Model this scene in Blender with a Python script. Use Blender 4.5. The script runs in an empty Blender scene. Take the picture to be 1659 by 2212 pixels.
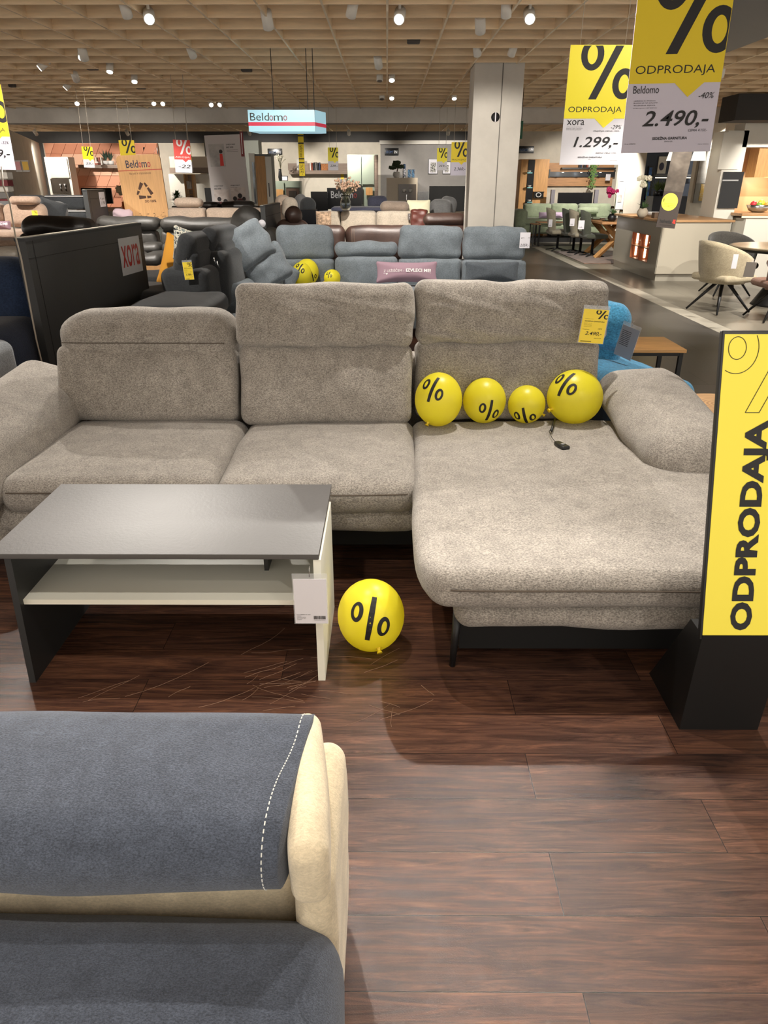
import bpy, bmesh, math, random
from mathutils import Vector, Matrix, noise, Euler
from mathutils.bvhtree import BVHTree
random.seed(7)
C = bpy.context.scene.collection
PI = math.pi
# ---------------- camera ----------------
CAM_H, FPX = 1.55, 1533.0
PITCH = math.atan(716 / FPX)
cam_d = bpy.data.cameras.new('camera'); cam = bpy.data.objects.new('camera', cam_d); C.objects.link(cam)
cam.location = (0, 0, CAM_H)
cam.rotation_euler = (PI/2 - PITCH, 0, 0.0038)
cam_d.sensor_fit = 'VERTICAL'; cam_d.sensor_height = 24.0; cam_d.lens = 24.0 * FPX / 2212
cam_d.clip_start = 0.05; cam_d.clip_end = 100
bpy.context.scene.camera = cam
# ---------------- light ----------------
S = bpy.context.scene
S.view_settings.view_transform = 'Standard'; S.view_settings.look = 'None'
S.view_settings.gamma = 1; S.view_settings.use_curve_mapping = False
S.view_settings.exposure = 0.0
w = bpy.data.worlds.new('ambient_fill'); S.world = w; w.use_nodes = True
bgn = w.node_tree.nodes['Background']; bgn.inputs[0].default_value = (1.0, 0.92, 0.82, 1); bgn.inputs[1].default_value = 1.5  # ambient fill added to light the room through its open sides
SPOT_W = 232.0
# spot lamps: (x, y, aim x, aim y, aim z, power factor, cone degrees)
SPOTS = [
 (0.72, 3.73, 0.45, 2.2, .3, 1.0, 92), (-2.35, 5.9, -1.0, 2.9, .4, 1.3, 66), (1.26, 2.5, .7, 1.5, 0, .6, 86), (-.45, 2.5, -.4, .9, .4, .7, 84),
 (.10, 6.9, -.3, 3.3, .5, 1.3, 60), (-1.93, 6.9, -.9, 3.2, .6, 1.2, 64), (1.15, 6.9, .9, 3.0, .5, 1.3, 60),
 (-2.6, 4.4, -1.6, 3.0, .5, .6, 70), (2.1, 4.4, 1.8, 5.0, .3, .8, 84),
 (-1.0, 7.1, -.9, 8.9, .5, 1.0, 84), (.8, 7.3, 1.2, 9.3, .8, 1.2, 84), (-2.9, 5.4, -2.4, 7.0, .5, 1.3, 84),
 (-3.2, 8.8, -3.4, 10.3, .6, 2.3, 84), (-.1, 9.4, .2, 11.6, .8, 2.7, 84), (-6.2, 8.8, -6.2, 10.6, .7, 2.6, 84),
 (3.2, 8.4, 3.1, 9.3, 0, .7, 84), (4.7, 7.6, 5.0, 9.2, .4, 2.2, 84), (4.1, 10.2, 5.0, 12.6, .3, 1.9, 74), (4.0, 13.1, 4.7, 16.6, .1, 2.2, 62),
 (-9.2, 21.0, -9.2, 23.7, .8, 1.26, 84), (-6.8, 21.0, -6.8, 23.7, .8, 1.43, 84), (-3.6, 21.0, -3.6, 23.7, .8, 1.43, 84),
 (-1.0, 21.0, -1.0, 23.7, .8, 1.43, 84), (1.6, 21.0, 1.6, 23.7, .8, 1.43, 84), (5.6, 19.6, 5.8, 22.4, .6, 2.8, 84), (8.2, 18.4, 8.6, 21.0, 1.0, 1.4, 84),
 (6.8, 11.6, 7.4, 14.0, 1.2, 1.6, 84), (6.4, 8.2, 5.6, 9.2, .4, 1.4, 84),
 (1.75, -.1, 1.1, 1.8, .75, .30, 56), (2.05, 4.0, 1.45, 5.4, 1.9, .28, 60), (-.75, 1.05, -.7, 1.95, .2, .34, 70),  # spots on the floor sign and hanging sign added as front light
 (-.9, .25, -.6, .55, .4, .30, 60), (-4.0, 10.6, -4.5, 13.0, 1.3, 1.1, 70),  # spots added to brighten the blue seat and the pine board
]
# ---------------- colour and materials ----------------
def lin(c):
    return tuple((v/255/12.92 if v/255 <= .04045 else ((v/255+.055)/1.055)**2.4) for v in c) + (1,)
MATS = {}
def mat(name, col, rough=.6, kind='plain', metal=0.0, **k):
    key = name
    if key in MATS: return MATS[key]
    m = bpy.data.materials.new(name); m.use_nodes = True; MATS[key] = m
    nt = m.node_tree; N = nt.nodes; L = nt.links; b = N['Principled BSDF']
    c = lin(col); b.inputs['Base Color'].default_value = c
    b.inputs['Roughness'].default_value = rough; b.inputs['Metallic'].default_value = metal
    if 'spec' in k: b.inputs['Specular IOR Level'].default_value = k['spec']
    def mul(c, f): return (c[0]*f, c[1]*f, c[2]*f, 1)
    def nz(scale, detail=3, vec=None, r=.6):
        n = N.new('ShaderNodeTexNoise'); n.inputs['Scale'].default_value = scale; n.inputs['Detail'].default_value = detail
        n.inputs['Roughness'].default_value = r
        if vec: L.new(vec, n.inputs['Vector'])
        return n
    tc = N.new('ShaderNodeTexCoord')
    def scaled(s):
        mp = N.new('ShaderNodeMapping'); mp.inputs['Scale'].default_value = s; L.new(tc.outputs['Object'], mp.inputs['Vector']); return mp.outputs[0]
    def ramp(src, a, ca, b_, cb):
        r = N.new('ShaderNodeValToRGB'); r.color_ramp.elements[0].position = a; r.color_ramp.elements[0].color = ca
        r.color_ramp.elements[1].position = b_; r.color_ramp.elements[1].color = cb; L.new(src, r.inputs[0]); return r
    def mul(c, f): return (c[0]*f, c[1]*f, c[2]*f, 1)
    def bump(src, dist, st=1.0):
        bp = N.new('ShaderNodeBump'); bp.inputs['Distance'].default_value = dist; bp.inputs['Strength'].default_value = st
        L.new(src, bp.inputs['Height']); L.new(bp.outputs[0], b.inputs['Normal'])
    if kind == 'fabric':
        sc = k.get('scale', 1.0); ct = k.get('contrast', .45)
        n1 = nz(210/sc, 3, scaled((.7, 1.15, 1.15)), .75); n2 = nz(14/sc, 3, scaled((1, 1, 1)))
        r1 = ramp(n1.outputs[0], .37, mul(c, 1-ct), .63, mul(c, 1+ct*.8)); r2 = ramp(n2.outputs[0], .3, (.84, .84, .84, 1), .7, (1.14, 1.14, 1.14, 1))
        mx = N.new('ShaderNodeMix'); mx.data_type = 'RGBA'; mx.blend_type = 'MULTIPLY'; mx.inputs[0].default_value = 1
        L.new(r1.outputs[0], mx.inputs[6]); L.new(r2.outputs[0], mx.inputs[7]); L.new(mx.outputs[2], b.inputs['Base Color'])
        b.inputs['Roughness'].default_value = .95; b.inputs['Sheen Weight'].default_value = k.get('sheen', .25); b.inputs['Sheen Roughness'].default_value = .5
        b.inputs['Specular IOR Level'].default_value = .15
        bump(n1.outputs[0], k.get('bd', .0025))
    elif kind == 'leather':
        n1 = nz(120, 3, scaled((1, 1, 1))); n2 = nz(9, 3, scaled((1, 1, 1)))
        r2 = ramp(n2.outputs[0], .3, mul(c, .8), .7, mul(c, 1.25)); L.new(r2.outputs[0], b.inputs['Base Color']); bump(n1.outputs[0], .002)
    elif kind == 'wood':
        ax = k.get('axis', 'x'); s = {'x': (1.2, 18, 18), 'y': (18, 1.2, 18), 'z': (18, 18, 1.2)}[ax]
        n1 = nz(2.2, 5, scaled(s), .65); n1.inputs['Distortion'].default_value = .6
        r1 = ramp(n1.outputs[0], .32, mul(c, k.get('lo', .72)), .68, mul(c, 1.15)); L.new(r1.outputs[0], b.inputs['Base Color']); bump(n1.outputs[0], .0006)
    elif kind == 'slab':
        n1 = nz(3, 4, scaled((1, 1, 1))); r1 = ramp(n1.outputs[0], .3, mul(c, .9), .7, mul(c, 1.06)); L.new(r1.outputs[0], b.inputs['Base Color'])
        n3 = nz(90, 2, scaled((1, 1, 1))); bump(n3.outputs[0], .0006)
    elif kind == 'emit':
        b.inputs['Base Color'].default_value = mul(c, .3); b.inputs['Emission Color'].default_value = c; b.inputs['Emission Strength'].default_value = k.get('e', 1.0)
    elif kind == 'balloon':
        b.inputs['Subsurface Weight'].default_value = 0; tr = N.new('ShaderNodeBsdfTranslucent'); tr.inputs[0].default_value = c
        ms = N.new('ShaderNodeMixShader'); ms.inputs[0].default_value = .42
        L.new(b.outputs[0], ms.inputs[1]); L.new(tr.outputs[0], ms.inputs[2]); L.new(ms.outputs[0], N['Material Output'].inputs[0])
    elif kind == 'glass':
        b.inputs['Transmission Weight'].default_value = 1.0; b.inputs['IOR'].default_value = k.get('ior', 1.45)
    elif kind == 'film':
        tb = N.new('ShaderNodeBsdfTransparent'); ms = N.new('ShaderNodeMixShader'); ms.inputs[0].default_value = k.get('a', .3)
        L.new(tb.outputs[0], ms.inputs[1]); L.new(b.outputs[0], ms.inputs[2]); L.new(ms.outputs[0], N['Material Output'].inputs[0])
    elif kind == 'stone':
        n1 = nz(2.4, 6, scaled((1, 1, 1)), .7); n1.inputs['Distortion'].default_value = 1.6
        r1 = ramp(n1.outputs[0], .42, mul(c, .6), .56, mul(c, 1.1)); L.new(r1.outputs[0], b.inputs['Base Color'])
    elif kind == 'photo':   # a printed picture: blotches of the print's own colours
        n1 = nz(k.get('sc', 9), 3, scaled((1, 1, 1.4))); r = N.new('ShaderNodeValToRGB'); cols = k['cols']
        e = r.color_ramp.elements; r.color_ramp.interpolation = 'CONSTANT' if k.get('hard') else 'LINEAR'
        e[0].position = .3; e[0].color = lin(cols[0]); e[1].position = .7; e[1].color = lin(cols[-1])
        for i, cc in enumerate(cols[1:-1]):
            q = e.new(.3+.4*(i+1)/(len(cols)-1)); q.color = lin(cc)
        L.new(n1.outputs[0], r.inputs[0]); L.new(r.outputs[0], b.inputs['Base Color'])
    elif kind == 'planks':
        mp = N.new('ShaderNodeMapping'); mp.inputs['Location'].default_value = (.36, -.068, 0); L.new(tc.outputs['Object'], mp.inputs['Vector'])
        br = N.new('ShaderNodeTexBrick'); L.new(mp.outputs[0], br.inputs['Vector'])
        br.offset = .37; br.inputs['Scale'].default_value = 1; br.inputs['Brick Width'].default_value = 1.23; br.inputs['Row Height'].default_value = .172
        br.inputs['Mortar Size'].default_value = .0011; br.inputs['Mortar Smooth'].default_value = .2; br.inputs['Bias'].default_value = 0
        br.inputs['Color1'].default_value = (0, 0, 0, 1); br.inputs['Color2'].default_value = (1, 1, 1, 1); br.inputs['Mortar'].default_value = (.5, .5, .5, 1)
        mv = N.new('ShaderNodeVectorMath'); mv.operation = 'MULTIPLY_ADD'; L.new(br.outputs[0], mv.inputs[0]); mv.inputs[1].default_value = (7, 3, 5); L.new(tc.outputs['Object'], mv.inputs[2])
        mp2 = N.new('ShaderNodeMapping'); mp2.inputs['Scale'].default_value = (1.5, 20, 1); L.new(mv.outputs[0], mp2.inputs['Vector'])
        g = nz(2.4, 7, mp2.outputs[0], .72); g.inputs['Distortion'].default_value = .9
        cr = N.new('ShaderNodeValToRGB'); e = cr.color_ramp.elements
        e[0].position = .24; e[0].color = lin((44, 31, 26)); e[1].position = .78; e[1].color = lin((136, 93, 68))
        q = e.new(.44); q.color = lin((72, 49, 40)); q = e.new(.58); q.color = lin((98, 67, 51))
        L.new(g.outputs[0], cr.inputs[0])
        hue = ramp(br.outputs[0], 0, (.66, .67, .70, 1), 1, (1.08, 1.03, .97, 1))
        mx = N.new('ShaderNodeMix'); mx.data_type = 'RGBA'; mx.blend_type = 'MULTIPLY'; mx.inputs[0].default_value = 1
        L.new(cr.outputs[0], mx.inputs[6]); L.new(hue.outputs[0], mx.inputs[7])
        kn = nz(2.1, 2, mv.outputs[0]); kr = ramp(kn.outputs[0], .62, (1, 1, 1, 1), .74, (.42, .44, .5, 1))
        mk = N.new('ShaderNodeMix'); mk.data_type = 'RGBA'; mk.blend_type = 'MULTIPLY'; mk.inputs[0].default_value = 1
        L.new(mx.outputs[2], mk.inputs[6]); L.new(kr.outputs[0], mk.inputs[7])
        md = N.new('ShaderNodeMix'); md.data_type = 'RGBA'; L.new(br.outputs['Fac'], md.inputs[0]); L.new(mk.outputs[2], md.inputs[6]); md.inputs[7].default_value = (.012, .008, .007, 1)
        L.new(md.outputs[2], b.inputs['Base Color'])
        mp3 = N.new('ShaderNodeMapping'); mp3.inputs['Scale'].default_value = (1, 4.5, 1); L.new(tc.outputs['Object'], mp3.inputs['Vector'])
        fb = nz(240, 3, mp3.outputs[0], .7); bump(fb.outputs[0], .00036, 1.0)
        rr = ramp(g.outputs[0], .3, (.17, .17, .17, 1), .7, (.27, .27, .27, 1)); L.new(rr.outputs[0], b.inputs['Roughness'])
        b.inputs['Specular IOR Level'].default_value = .38
    elif kind == 'tiles':
        br = N.new('ShaderNodeTexBrick'); L.new(tc.outputs['Object'], br.inputs['Vector']); br.offset = k.get('off', .5)
        br.inputs['Scale'].default_value = 1; br.inputs['Brick Width'].default_value = k.get('bw', .6); br.inputs['Row Height'].default_value = k.get('rh', .6)
        br.inputs['Mortar Size'].default_value = .004; br.inputs['Color1'].default_value = mul(c, .86); br.inputs['Color2'].default_value = mul(c, 1.14)
        br.inputs['Mortar'].default_value = mul(c, .4); L.new(br.outputs[0], b.inputs['Base Color'])
        n1 = nz(60, 3, scaled((1, 1, 1))); bump(n1.outputs[0], .0004)
    elif kind == 'slatwood':
        n1 = nz(5, 4, scaled((1, 1, 8))); r1 = ramp(n1.outputs[0], .3, mul(c, .9), .7, mul(c, 1.08)); L.new(r1.outputs[0], b.inputs['Base Color'])
    return m
# ---------------- pixel helpers: a photo pixel and a depth (or a height) give a place in the room ----------------
def ray(x, y):
    a = (x-836)/FPX; b = (1106-y)/FPX
    return a, math.cos(PITCH)+b*math.sin(PITCH), -math.sin(PITCH)+b*math.cos(PITCH)
def PY(x, y, Y):
    a, b, c = ray(x, y); t = Y/b; return Vector((a*t, Y, CAM_H+c*t))
def PZ(x, y, z):
    a, b, c = ray(x, y); t = (z-CAM_H)/c; return Vector((a*t, b*t, z))
def SPAN(x0, y0, x1, y1, Y):
    m = (y0+y1)/2
    return PY(x0, m, Y).x, PY(x1, m, Y).x, PY(x0, y1, Y).z, PY(x0, y0, Y).z
# ---------------- mesh builder ----------------
class B:
    def __init__(s): s.V = []; s.F = []; s.M = []; s.S = []; s.m = Matrix(); s.mi = 0
    def add(s, vs, fs, smooth=False):
        o = len(s.V); s.V += [s.m @ Vector(v) for v in vs]
        for f in fs: s.F.append([i+o for i in f]); s.M.append(s.mi); s.S.append(smooth)
    def box(s, x0, x1, y0, y1, z0, z1, bev=0):
        if bev > 0: return s.soft((abs(x1-x0), abs(y1-y0), abs(z1-z0)), bev, ctr=((x0+x1)/2, (y0+y1)/2, (z0+z1)/2), n=1, a=2)
        s.add([(x0,y0,z0),(x1,y0,z0),(x1,y1,z0),(x0,y1,z0),(x0,y0,z1),(x1,y0,z1),(x1,y1,z1),(x0,y1,z1)],
              [(0,3,2,1),(4,5,6,7),(0,1,5,4),(1,2,6,5),(2,3,7,6),(3,0,4,7)])
        return s
    def soft(s, size, r, ctr=(0,0,0), n=6, a=4, puff=(0,0,0), wr=0, wf=5.0, seed=0, warp=None, rot=None):
        H = [v/2 for v in size]; r = min(r, min(H)*.999)
        def axis(h):
            out = [-(h-r)-r*math.tan(PI/4*(1-i/a)) for i in range(a)]
            L_ = h-r; out += [-L_+2*L_*i/n for i in range(n+1)] if L_ > 1e-6 else [0]
            out += [(h-r)+r*math.tan(PI/4*(i/a)) for i in range(1, a+1)]
            return out
        ax = [axis(h) for h in H]; vid = {}; vs = []; fs = []
        R = rot.to_matrix() if rot else None
        def vert(p):
            key = (round(p[0], 5), round(p[1], 5), round(p[2], 5))
            if key in vid: return vid[key]
            q = [max(-(H[i]-r), min(H[i]-r, p[i])) for i in range(3)]; d = Vector([p[i]-q[i] for i in range(3)])
            nrm = d.normalized() if d.length > 1e-9 else Vector((0,0,1)); w_ = Vector(q)+nrm*r
            c = [max(0, 1-(w_[i]/H[i])**2) for i in range(3)]
            o = Vector((w_[0]/H[0]*puff[0]*c[1]*c[2], w_[1]/H[1]*puff[1]*c[0]*c[2], w_[2]/H[2]*puff[2]*c[0]*c[1])); w_ += o
            if wr: w_ += nrm*wr*noise.noise(Vector((w_[0]*wf+seed*7.3, w_[1]*wf, w_[2]*wf*1.3)))
            if warp: w_ = warp(w_)
            if R: w_ = R @ w_
            vid[key] = len(vs); vs.append(w_+Vector(ctr)); return vid[key]
        for k in range(3):
            i, j = (k+1) % 3, (k+2) % 3
            for sg in (-1, 1):
                for u in range(len(ax[i])-1):
                    for v in range(len(ax[j])-1):
                        ids = []
                        for (uu, vv) in ((u,v),(u+1,v),(u+1,v+1),(u,v+1)):
                            p = [0,0,0]; p[k] = sg*H[k]; p[i] = ax[i][uu]; p[j] = ax[j][vv]; ids.append(vert(p))
                        if sg < 0: ids.reverse()
                        if len(set(ids)) > 2: fs.append(ids)
        s.add(vs, fs, True); return s
    def tube(s, pts, r, n=8, cap=True, closed=False):
        pts = [Vector(p) for p in pts]; N_ = len(pts); vs = []; fs = []; rr = r if isinstance(r, (list, tuple)) else [r]*N_
        up = None
        for i, p in enumerate(pts):
            t = (pts[min(i+1, N_-1)]-pts[max(i-1, 0)]).normalized()
            if up is None: up = Vector((0,0,1)) if abs(t.z) < .9 else Vector((1,0,0))
            x = t.cross(up).normalized(); y = x.cross(t).normalized(); up = y
            for k in range(n): an = 2*PI*k/n; vs.append(p+(x*math.cos(an)+y*math.sin(an))*rr[i])
        for i in range(N_-1):
            for k in range(n): fs.append((i*n+k, i*n+(k+1) % n, (i+1)*n+(k+1) % n, (i+1)*n+k))
        if cap: fs.append(tuple(range(n))[::-1]); fs.append(tuple((N_-1)*n+k for k in range(n)))
        s.add(vs, fs, n > 4); return s
    def lathe(s, prof, c=(0,0,0), n=24, sx=1, sy=1):
        vs = []; fs = []
        for (r, z) in prof:
            for k in range(n): vs.append((c[0]+r*sx*math.cos(2*PI*k/n), c[1]+r*sy*math.sin(2*PI*k/n), c[2]+z))
        for i in range(len(prof)-1):
            for k in range(n): fs.append((i*n+k, i*n+(k+1) % n, (i+1)*n+(k+1) % n, (i+1)*n+k))
        fs.append(tuple(range(n))[::-1]); fs.append(tuple((len(prof)-1)*n+k for k in range(n)))
        s.add(vs, fs, True); return s
    def ball(s, c, r, n=16):
        rx, ry, rz = r if isinstance(r, (tuple, list)) else (r, r, r); vs = []; fs = []; m = n//2
        for i in range(m+1):
            th = PI*i/m
            for k in range(n): ph = 2*PI*k/n; vs.append((c[0]+rx*math.sin(th)*math.cos(ph), c[1]+ry*math.sin(th)*math.sin(ph), c[2]+rz*math.cos(th)))
        for i in range(m):
            for k in range(n): fs.append((i*n+k, (i+1)*n+k, (i+1)*n+(k+1) % n, i*n+(k+1) % n))
        s.add(vs, fs, True); return s
    def prism(s, poly, y0, y1, plane='xz'):   # polygon swept along the third axis
        n = len(poly)
        def P(u, v, w_): return {'xz': (u, w_, v), 'xy': (u, v, w_), 'yz': (w_, u, v)}[plane]
        s.add([P(u, v, y0) for u, v in poly]+[P(u, v, y1) for u, v in poly],
              [tuple(range(n)), tuple(range(2*n-1, n-1, -1))]+[(i, i+n, (i+1) % n+n, (i+1) % n) for i in range(n)]); return s
    def polys(s, pl, f=lambda u, v: (u, -.0012, v)):   # flat printed shapes
        for p in pl: s.add([f(u, v) for u, v in p], [tuple(range(len(p)))])
        return s
    def at(s, loc=(0,0,0), rz=0, rx=0, ry=0): s.m = Matrix.Translation(loc) @ Euler((rx, ry, rz)).to_matrix().to_4x4(); return s
ORG = {}
def mk(name, b, mats, parent=None):
    me = bpy.data.meshes.new(name); off = Vector(ORG.get(parent.name, (0,0,0))) if parent else Vector((0,0,0))
    me.from_pydata([v-off for v in b.V], [], b.F)
    ms = mats if isinstance(mats, (list, tuple)) else [mats]
    for m in ms: me.materials.append(m)
    for i, p in enumerate(me.polygons): p.material_index = b.M[i]; p.use_smooth = b.S[i]
    me.validate(); me.update()
    bm = bmesh.new(); bm.from_mesh(me)
    if max(b.S or [False]): bmesh.ops.recalc_face_normals(bm, faces=bm.faces)
    bm.to_mesh(me); bm.free()
    o = bpy.data.objects.new(name, me); C.objects.link(o)
    if parent: o.parent = parent; ORG[o.name] = tuple(off)
    return o
def thing(name, label, cat, loc=(0,0,0), rz=None, group=None, rx=0, ry=0):
    o = bpy.data.objects.new(name, None); C.objects.link(o); o.location = loc; o.empty_display_size = .1
    if rz is not None: o.rotation_euler = (rx, ry, rz); ORG[o.name] = (0,0,0)      # parts in local coordinates
    else: ORG[o.name] = tuple(loc)                                                   # parts in world coordinates
    o['label'] = label; o['category'] = cat
    if group: o['group'] = group
    return o
def single(name, b, mats, label, cat, group=None, kind=None):
    vs = b.V; lo = Vector((min(v.x for v in vs), min(v.y for v in vs), min(v.z for v in vs))); hi = Vector((max(v.x for v in vs), max(v.y for v in vs), max(v.z for v in vs)))
    base = Vector(((lo.x+hi.x)/2, (lo.y+hi.y)/2, lo.z)); b.V = [v-base for v in vs]
    o = mk(name, b, mats); o.location = base; o['label'] = label; o['category'] = cat
    if group: o['group'] = group
    if kind: o['kind'] = kind
    return o
def struct(name, b, mats): o = mk(name, b, mats); o['kind'] = 'structure'; return o
def dup(root, loc, rz=None, label=None, group=None):
    r = root.copy(); C.objects.link(r); r.location = loc
    if rz is not None: r.rotation_euler[2] = rz
    if label: r['label'] = label
    if group: r['group'] = group
    for ch in list(root.children):
        c = ch.copy(); C.objects.link(c); c.parent = r
        for g in list(ch.children): d = g.copy(); C.objects.link(d); d.parent = c
    return r
# ---------------- writing ----------------
TC = {}
def text_geo(s, bold=0.0, shear=0.0):
    key = (s, bold, shear)
    if key not in TC:
        fc = bpy.data.curves.new('lettering', 'FONT'); fc.body = s; fc.size = 1; fc.offset = bold; fc.shear = shear; fc.resolution_u = 3
        o = bpy.data.objects.new('lettering', fc); me = o.to_mesh()
        TC[key] = ([(v.co.x, v.co.y) for v in me.vertices], [tuple(p.vertices) for p in me.polygons]); o.to_mesh_clear(); bpy.data.objects.remove(o)
    return TC[key]
def text(b, s, x0, z0, x1, z1=None, bold=0.0, shear=0.0, f=None, rot90=False):
    V, F = text_geo(s, bold, shear)
    if not V: return
    ax, bx = min(v[0] for v in V), max(v[0] for v in V); ay, by = min(v[1] for v in V), max(v[1] for v in V)
    f = f or (lambda u, v: (u, -.0012, v))
    if rot90:   # reads upward
        sx = (x1-x0)/(by-ay); sz = (z1-z0)/(bx-ax); b.add([f(x0+(by-y)*sx, z0+(x-ax)*sz) for x, y in V], F); return
    sx = (x1-x0)/(bx-ax); sz = (z1-z0)/(by-ay) if z1 is not None else sx
    b.add([f(x0+(x-ax)*sx, z0+(y-ay)*sz) for x, y in V], F)
def clip(poly, u0, v0, u1, v1):
    for ax, lim, sg in ((0, u0, 1), (0, u1, -1), (1, v0, 1), (1, v1, -1)):
        out = []; n = len(poly)
        for i in range(n):
            p, q = poly[i], poly[(i+1) % n]; a = sg*(p[ax]-lim); c = sg*(q[ax]-lim)
            if a >= 0: out.append(p)
            if a*c < 0: t = a/(a-c); out.append((p[0]+(q[0]-p[0])*t, p[1]+(q[1]-p[1])*t))
        poly = out
        if len(poly) < 3: return None
    return poly
def percent(x0, z0, x1, z1, lim=None, fat=1.0, n=28, style='bold'):
    P_ = []
    if style == 'bold': rings = [(.20, .74, .20, .26), (.80, .26, .20, .26)]; inx, inz = 1-.56*fat, 1-.40*fat; bar = (.20, .34, .64, .78)
    else: rings = [(.17, .62, .17, .22), (.83, .36, .17, .22)]; inx, inz = .42, .60; bar = (.41, .53, .49, .61)
    for cx, cz, rx, rz in rings:
        for i in range(n):
            a, c = 2*PI*i/n, 2*PI*(i+1)/n
            def q(an, kx, kz): return (cx+rx*kx*math.cos(an), cz+rz*kz*math.sin(an))
            P_.append([q(a, inx, inz), q(a, 1, 1), q(c, 1, 1), q(c, inx, inz)])
    for i in range(8):
        t, u = i/8, (i+1)/8
        P_.append([(bar[0]+(bar[2]-bar[0])*t, t), (bar[1]+(bar[3]-bar[1])*t, t), (bar[1]+(bar[3]-bar[1])*u, u), (bar[0]+(bar[2]-bar[0])*u, u)])
    P_ = [[(x0+(x1-x0)*u, z0+(z1-z0)*v) for u, v in p] for p in P_]
    if lim: P_ = [c for c in (clip(p, *lim) for p in P_) if c]
    return P_
# ---------------- palette ----------------
white = mat('white_paint', (226, 222, 212), .7); ink = mat('black_ink', (22, 20, 20), .6); blackm = mat('black_metal', (24, 24, 25), .4)
paper = mat('white_card', (222, 220, 226), .55); yel = mat('yellow_card', (252, 236, 34), .45); red = mat('red_card', (214, 48, 36), .5)
chrome = mat('brushed_steel', (190, 190, 190), .25, metal=1.0); cordm = mat('pale_cord', (170, 160, 145), .6)
wallw = mat('warm_white_wall', (214, 206, 190), .85, 'slab'); greywall = mat('dark_grey_wall', (92, 90, 88), .85, 'slab'); mauvewall = mat('grey_wall', (150, 146, 142), .85, 'slab')
lens = mat('glowing_lens', (255, 247, 232), .4, 'emit', e=9.0)
# ---------------- the setting ----------------
WX = 1.5
struct('floor', B().box(-14, WX, -.6, 26, -.05, 0), mat('dark_oak_planks', (90, 60, 45), .35, 'planks'))
struct('floor.001', B().box(WX, 3.74, -.6, 26, -.05, 0), mat('slate_tiles', (74, 71, 68), .34, 'tiles', bw=.9, rh=.45))
struct('floor.002', B().box(3.74, 3.95, -.6, 26, -.05, 0), mat('pale_border_tiles', (176, 170, 156), .35, 'tiles', bw=.6, rh=.6, off=0))
struct('floor.003', B().box(3.95, 14, -.6, 26, -.05, 0), mat('taupe_stone_tiles', (122, 116, 104), .3, 'tiles', bw=1.2, rh=.9, off=.3))
HL = 2.775; lat = B(); T = .009
for i in range(-24, 26):
    X = i*.5
    if 2.55 < X < 3.6: lat.box(X-T, X+T, 9.0, 15.3, HL, HL+.12)
    else: lat.box(X-T, X+T, -1, 15.3, HL, HL+.12)
k = 0; Y = 6.59-.495*15
while Y < 15.3:
    if Y < 9.0: lat.box(-12.3, 2.55, Y-T, Y+T, HL+.001, HL+.119); lat.box(3.6, 12.8, Y-T, Y+T, HL+.001, HL+.119)
    else: lat.box(-12.3, 12.8, Y-T, Y+T, HL+.001, HL+.119)
    Y += .495
for q in range(0, len(lat.F)): lat.M[q] = 1 if q % 6 == 0 else 0     # lower edges painted paler than the faces, as if lit from below
struct('ceiling', lat, [mat('ash_lattice', (236, 209, 170), .7, 'slatwood'), mat('painted_lit_edge', (250, 232, 200), .7)])
struct('ceiling.003', B().box(-14, 14, -1, 25, 3.35, 3.45), mat('dark_void_ceiling', (150, 130, 105), .9))
struct('ceiling.001', B().box(2.56, 3.59, -1, 8.95, HL, HL+.10), mat('plain_grey_panel', (150, 148, 144), .8))
lat = B()
for i in range(-24, 26): lat.box(i*.5-T, i*.5+T, 15.78, 22.1, HL, HL+.12)
Y = 16.2
while Y < 22.2: lat.box(-12.3, 12.8, Y-T, Y+T, HL+.001, HL+.119); Y += .495
for q in range(0, len(lat.F)): lat.M[q] = 1 if q % 6 == 0 else 0  # same painted light on the lower edges here
struct('ceiling.002', lat, [MATS['ash_lattice'], MATS['painted_lit_edge']])
struct('trim_beam', B().box(-13, 13, 15.34, 15.74, 2.54, 3.1), mat('grey_beam', (216, 210, 200), .85, 'slab'))
struct('wall_back', B().box(-13, 13, 24.3, 24.5, 0, 3.3), greywall)
WY = 23.72
def WXP(x): return PY(x, 360, WY).x
struct('wall_partition', B().box(WXP(100), WXP(455), WY, WY+.15, 0, 2.56), wallw)
struct('wall_partition.001', B().box(WXP(455), WXP(568), WY-.6, WY+.15, 0, 2.60), mat('green_grey_panel', (112, 114, 106), .8))
struct('wall_partition.002', B().box(WXP(568), WXP(822), WY, WY+.15, 0, 2.58), wallw)
struct('wall_partition.003', B().box(WXP(822), WXP(1100), WY, WY+.15, 0, 2.60), mauvewall)
struct('trim_cornice', B().box(WXP(820), WXP(1016), WY-.2, WY, 2.52, 2.62), white)
struct('wall_partition.004', B().box(WXP(1100), WXP(1340), WY, WY+.15, 0, 3.1), wallw)
q0 = PY(100, 400, WY); q1 = PY(18, 400, 15.9)
wv = Vector((q0.x-q1.x, q0.y-q1.y, 0)); o_ = struct('wall_left', B().box(0, wv.length, 0, .15, 0, 2.56), wallw); o_.location = (q1.x, q1.y, 0); o_.rotation_euler = (0, 0, math.atan2(wv.y, wv.x))
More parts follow.
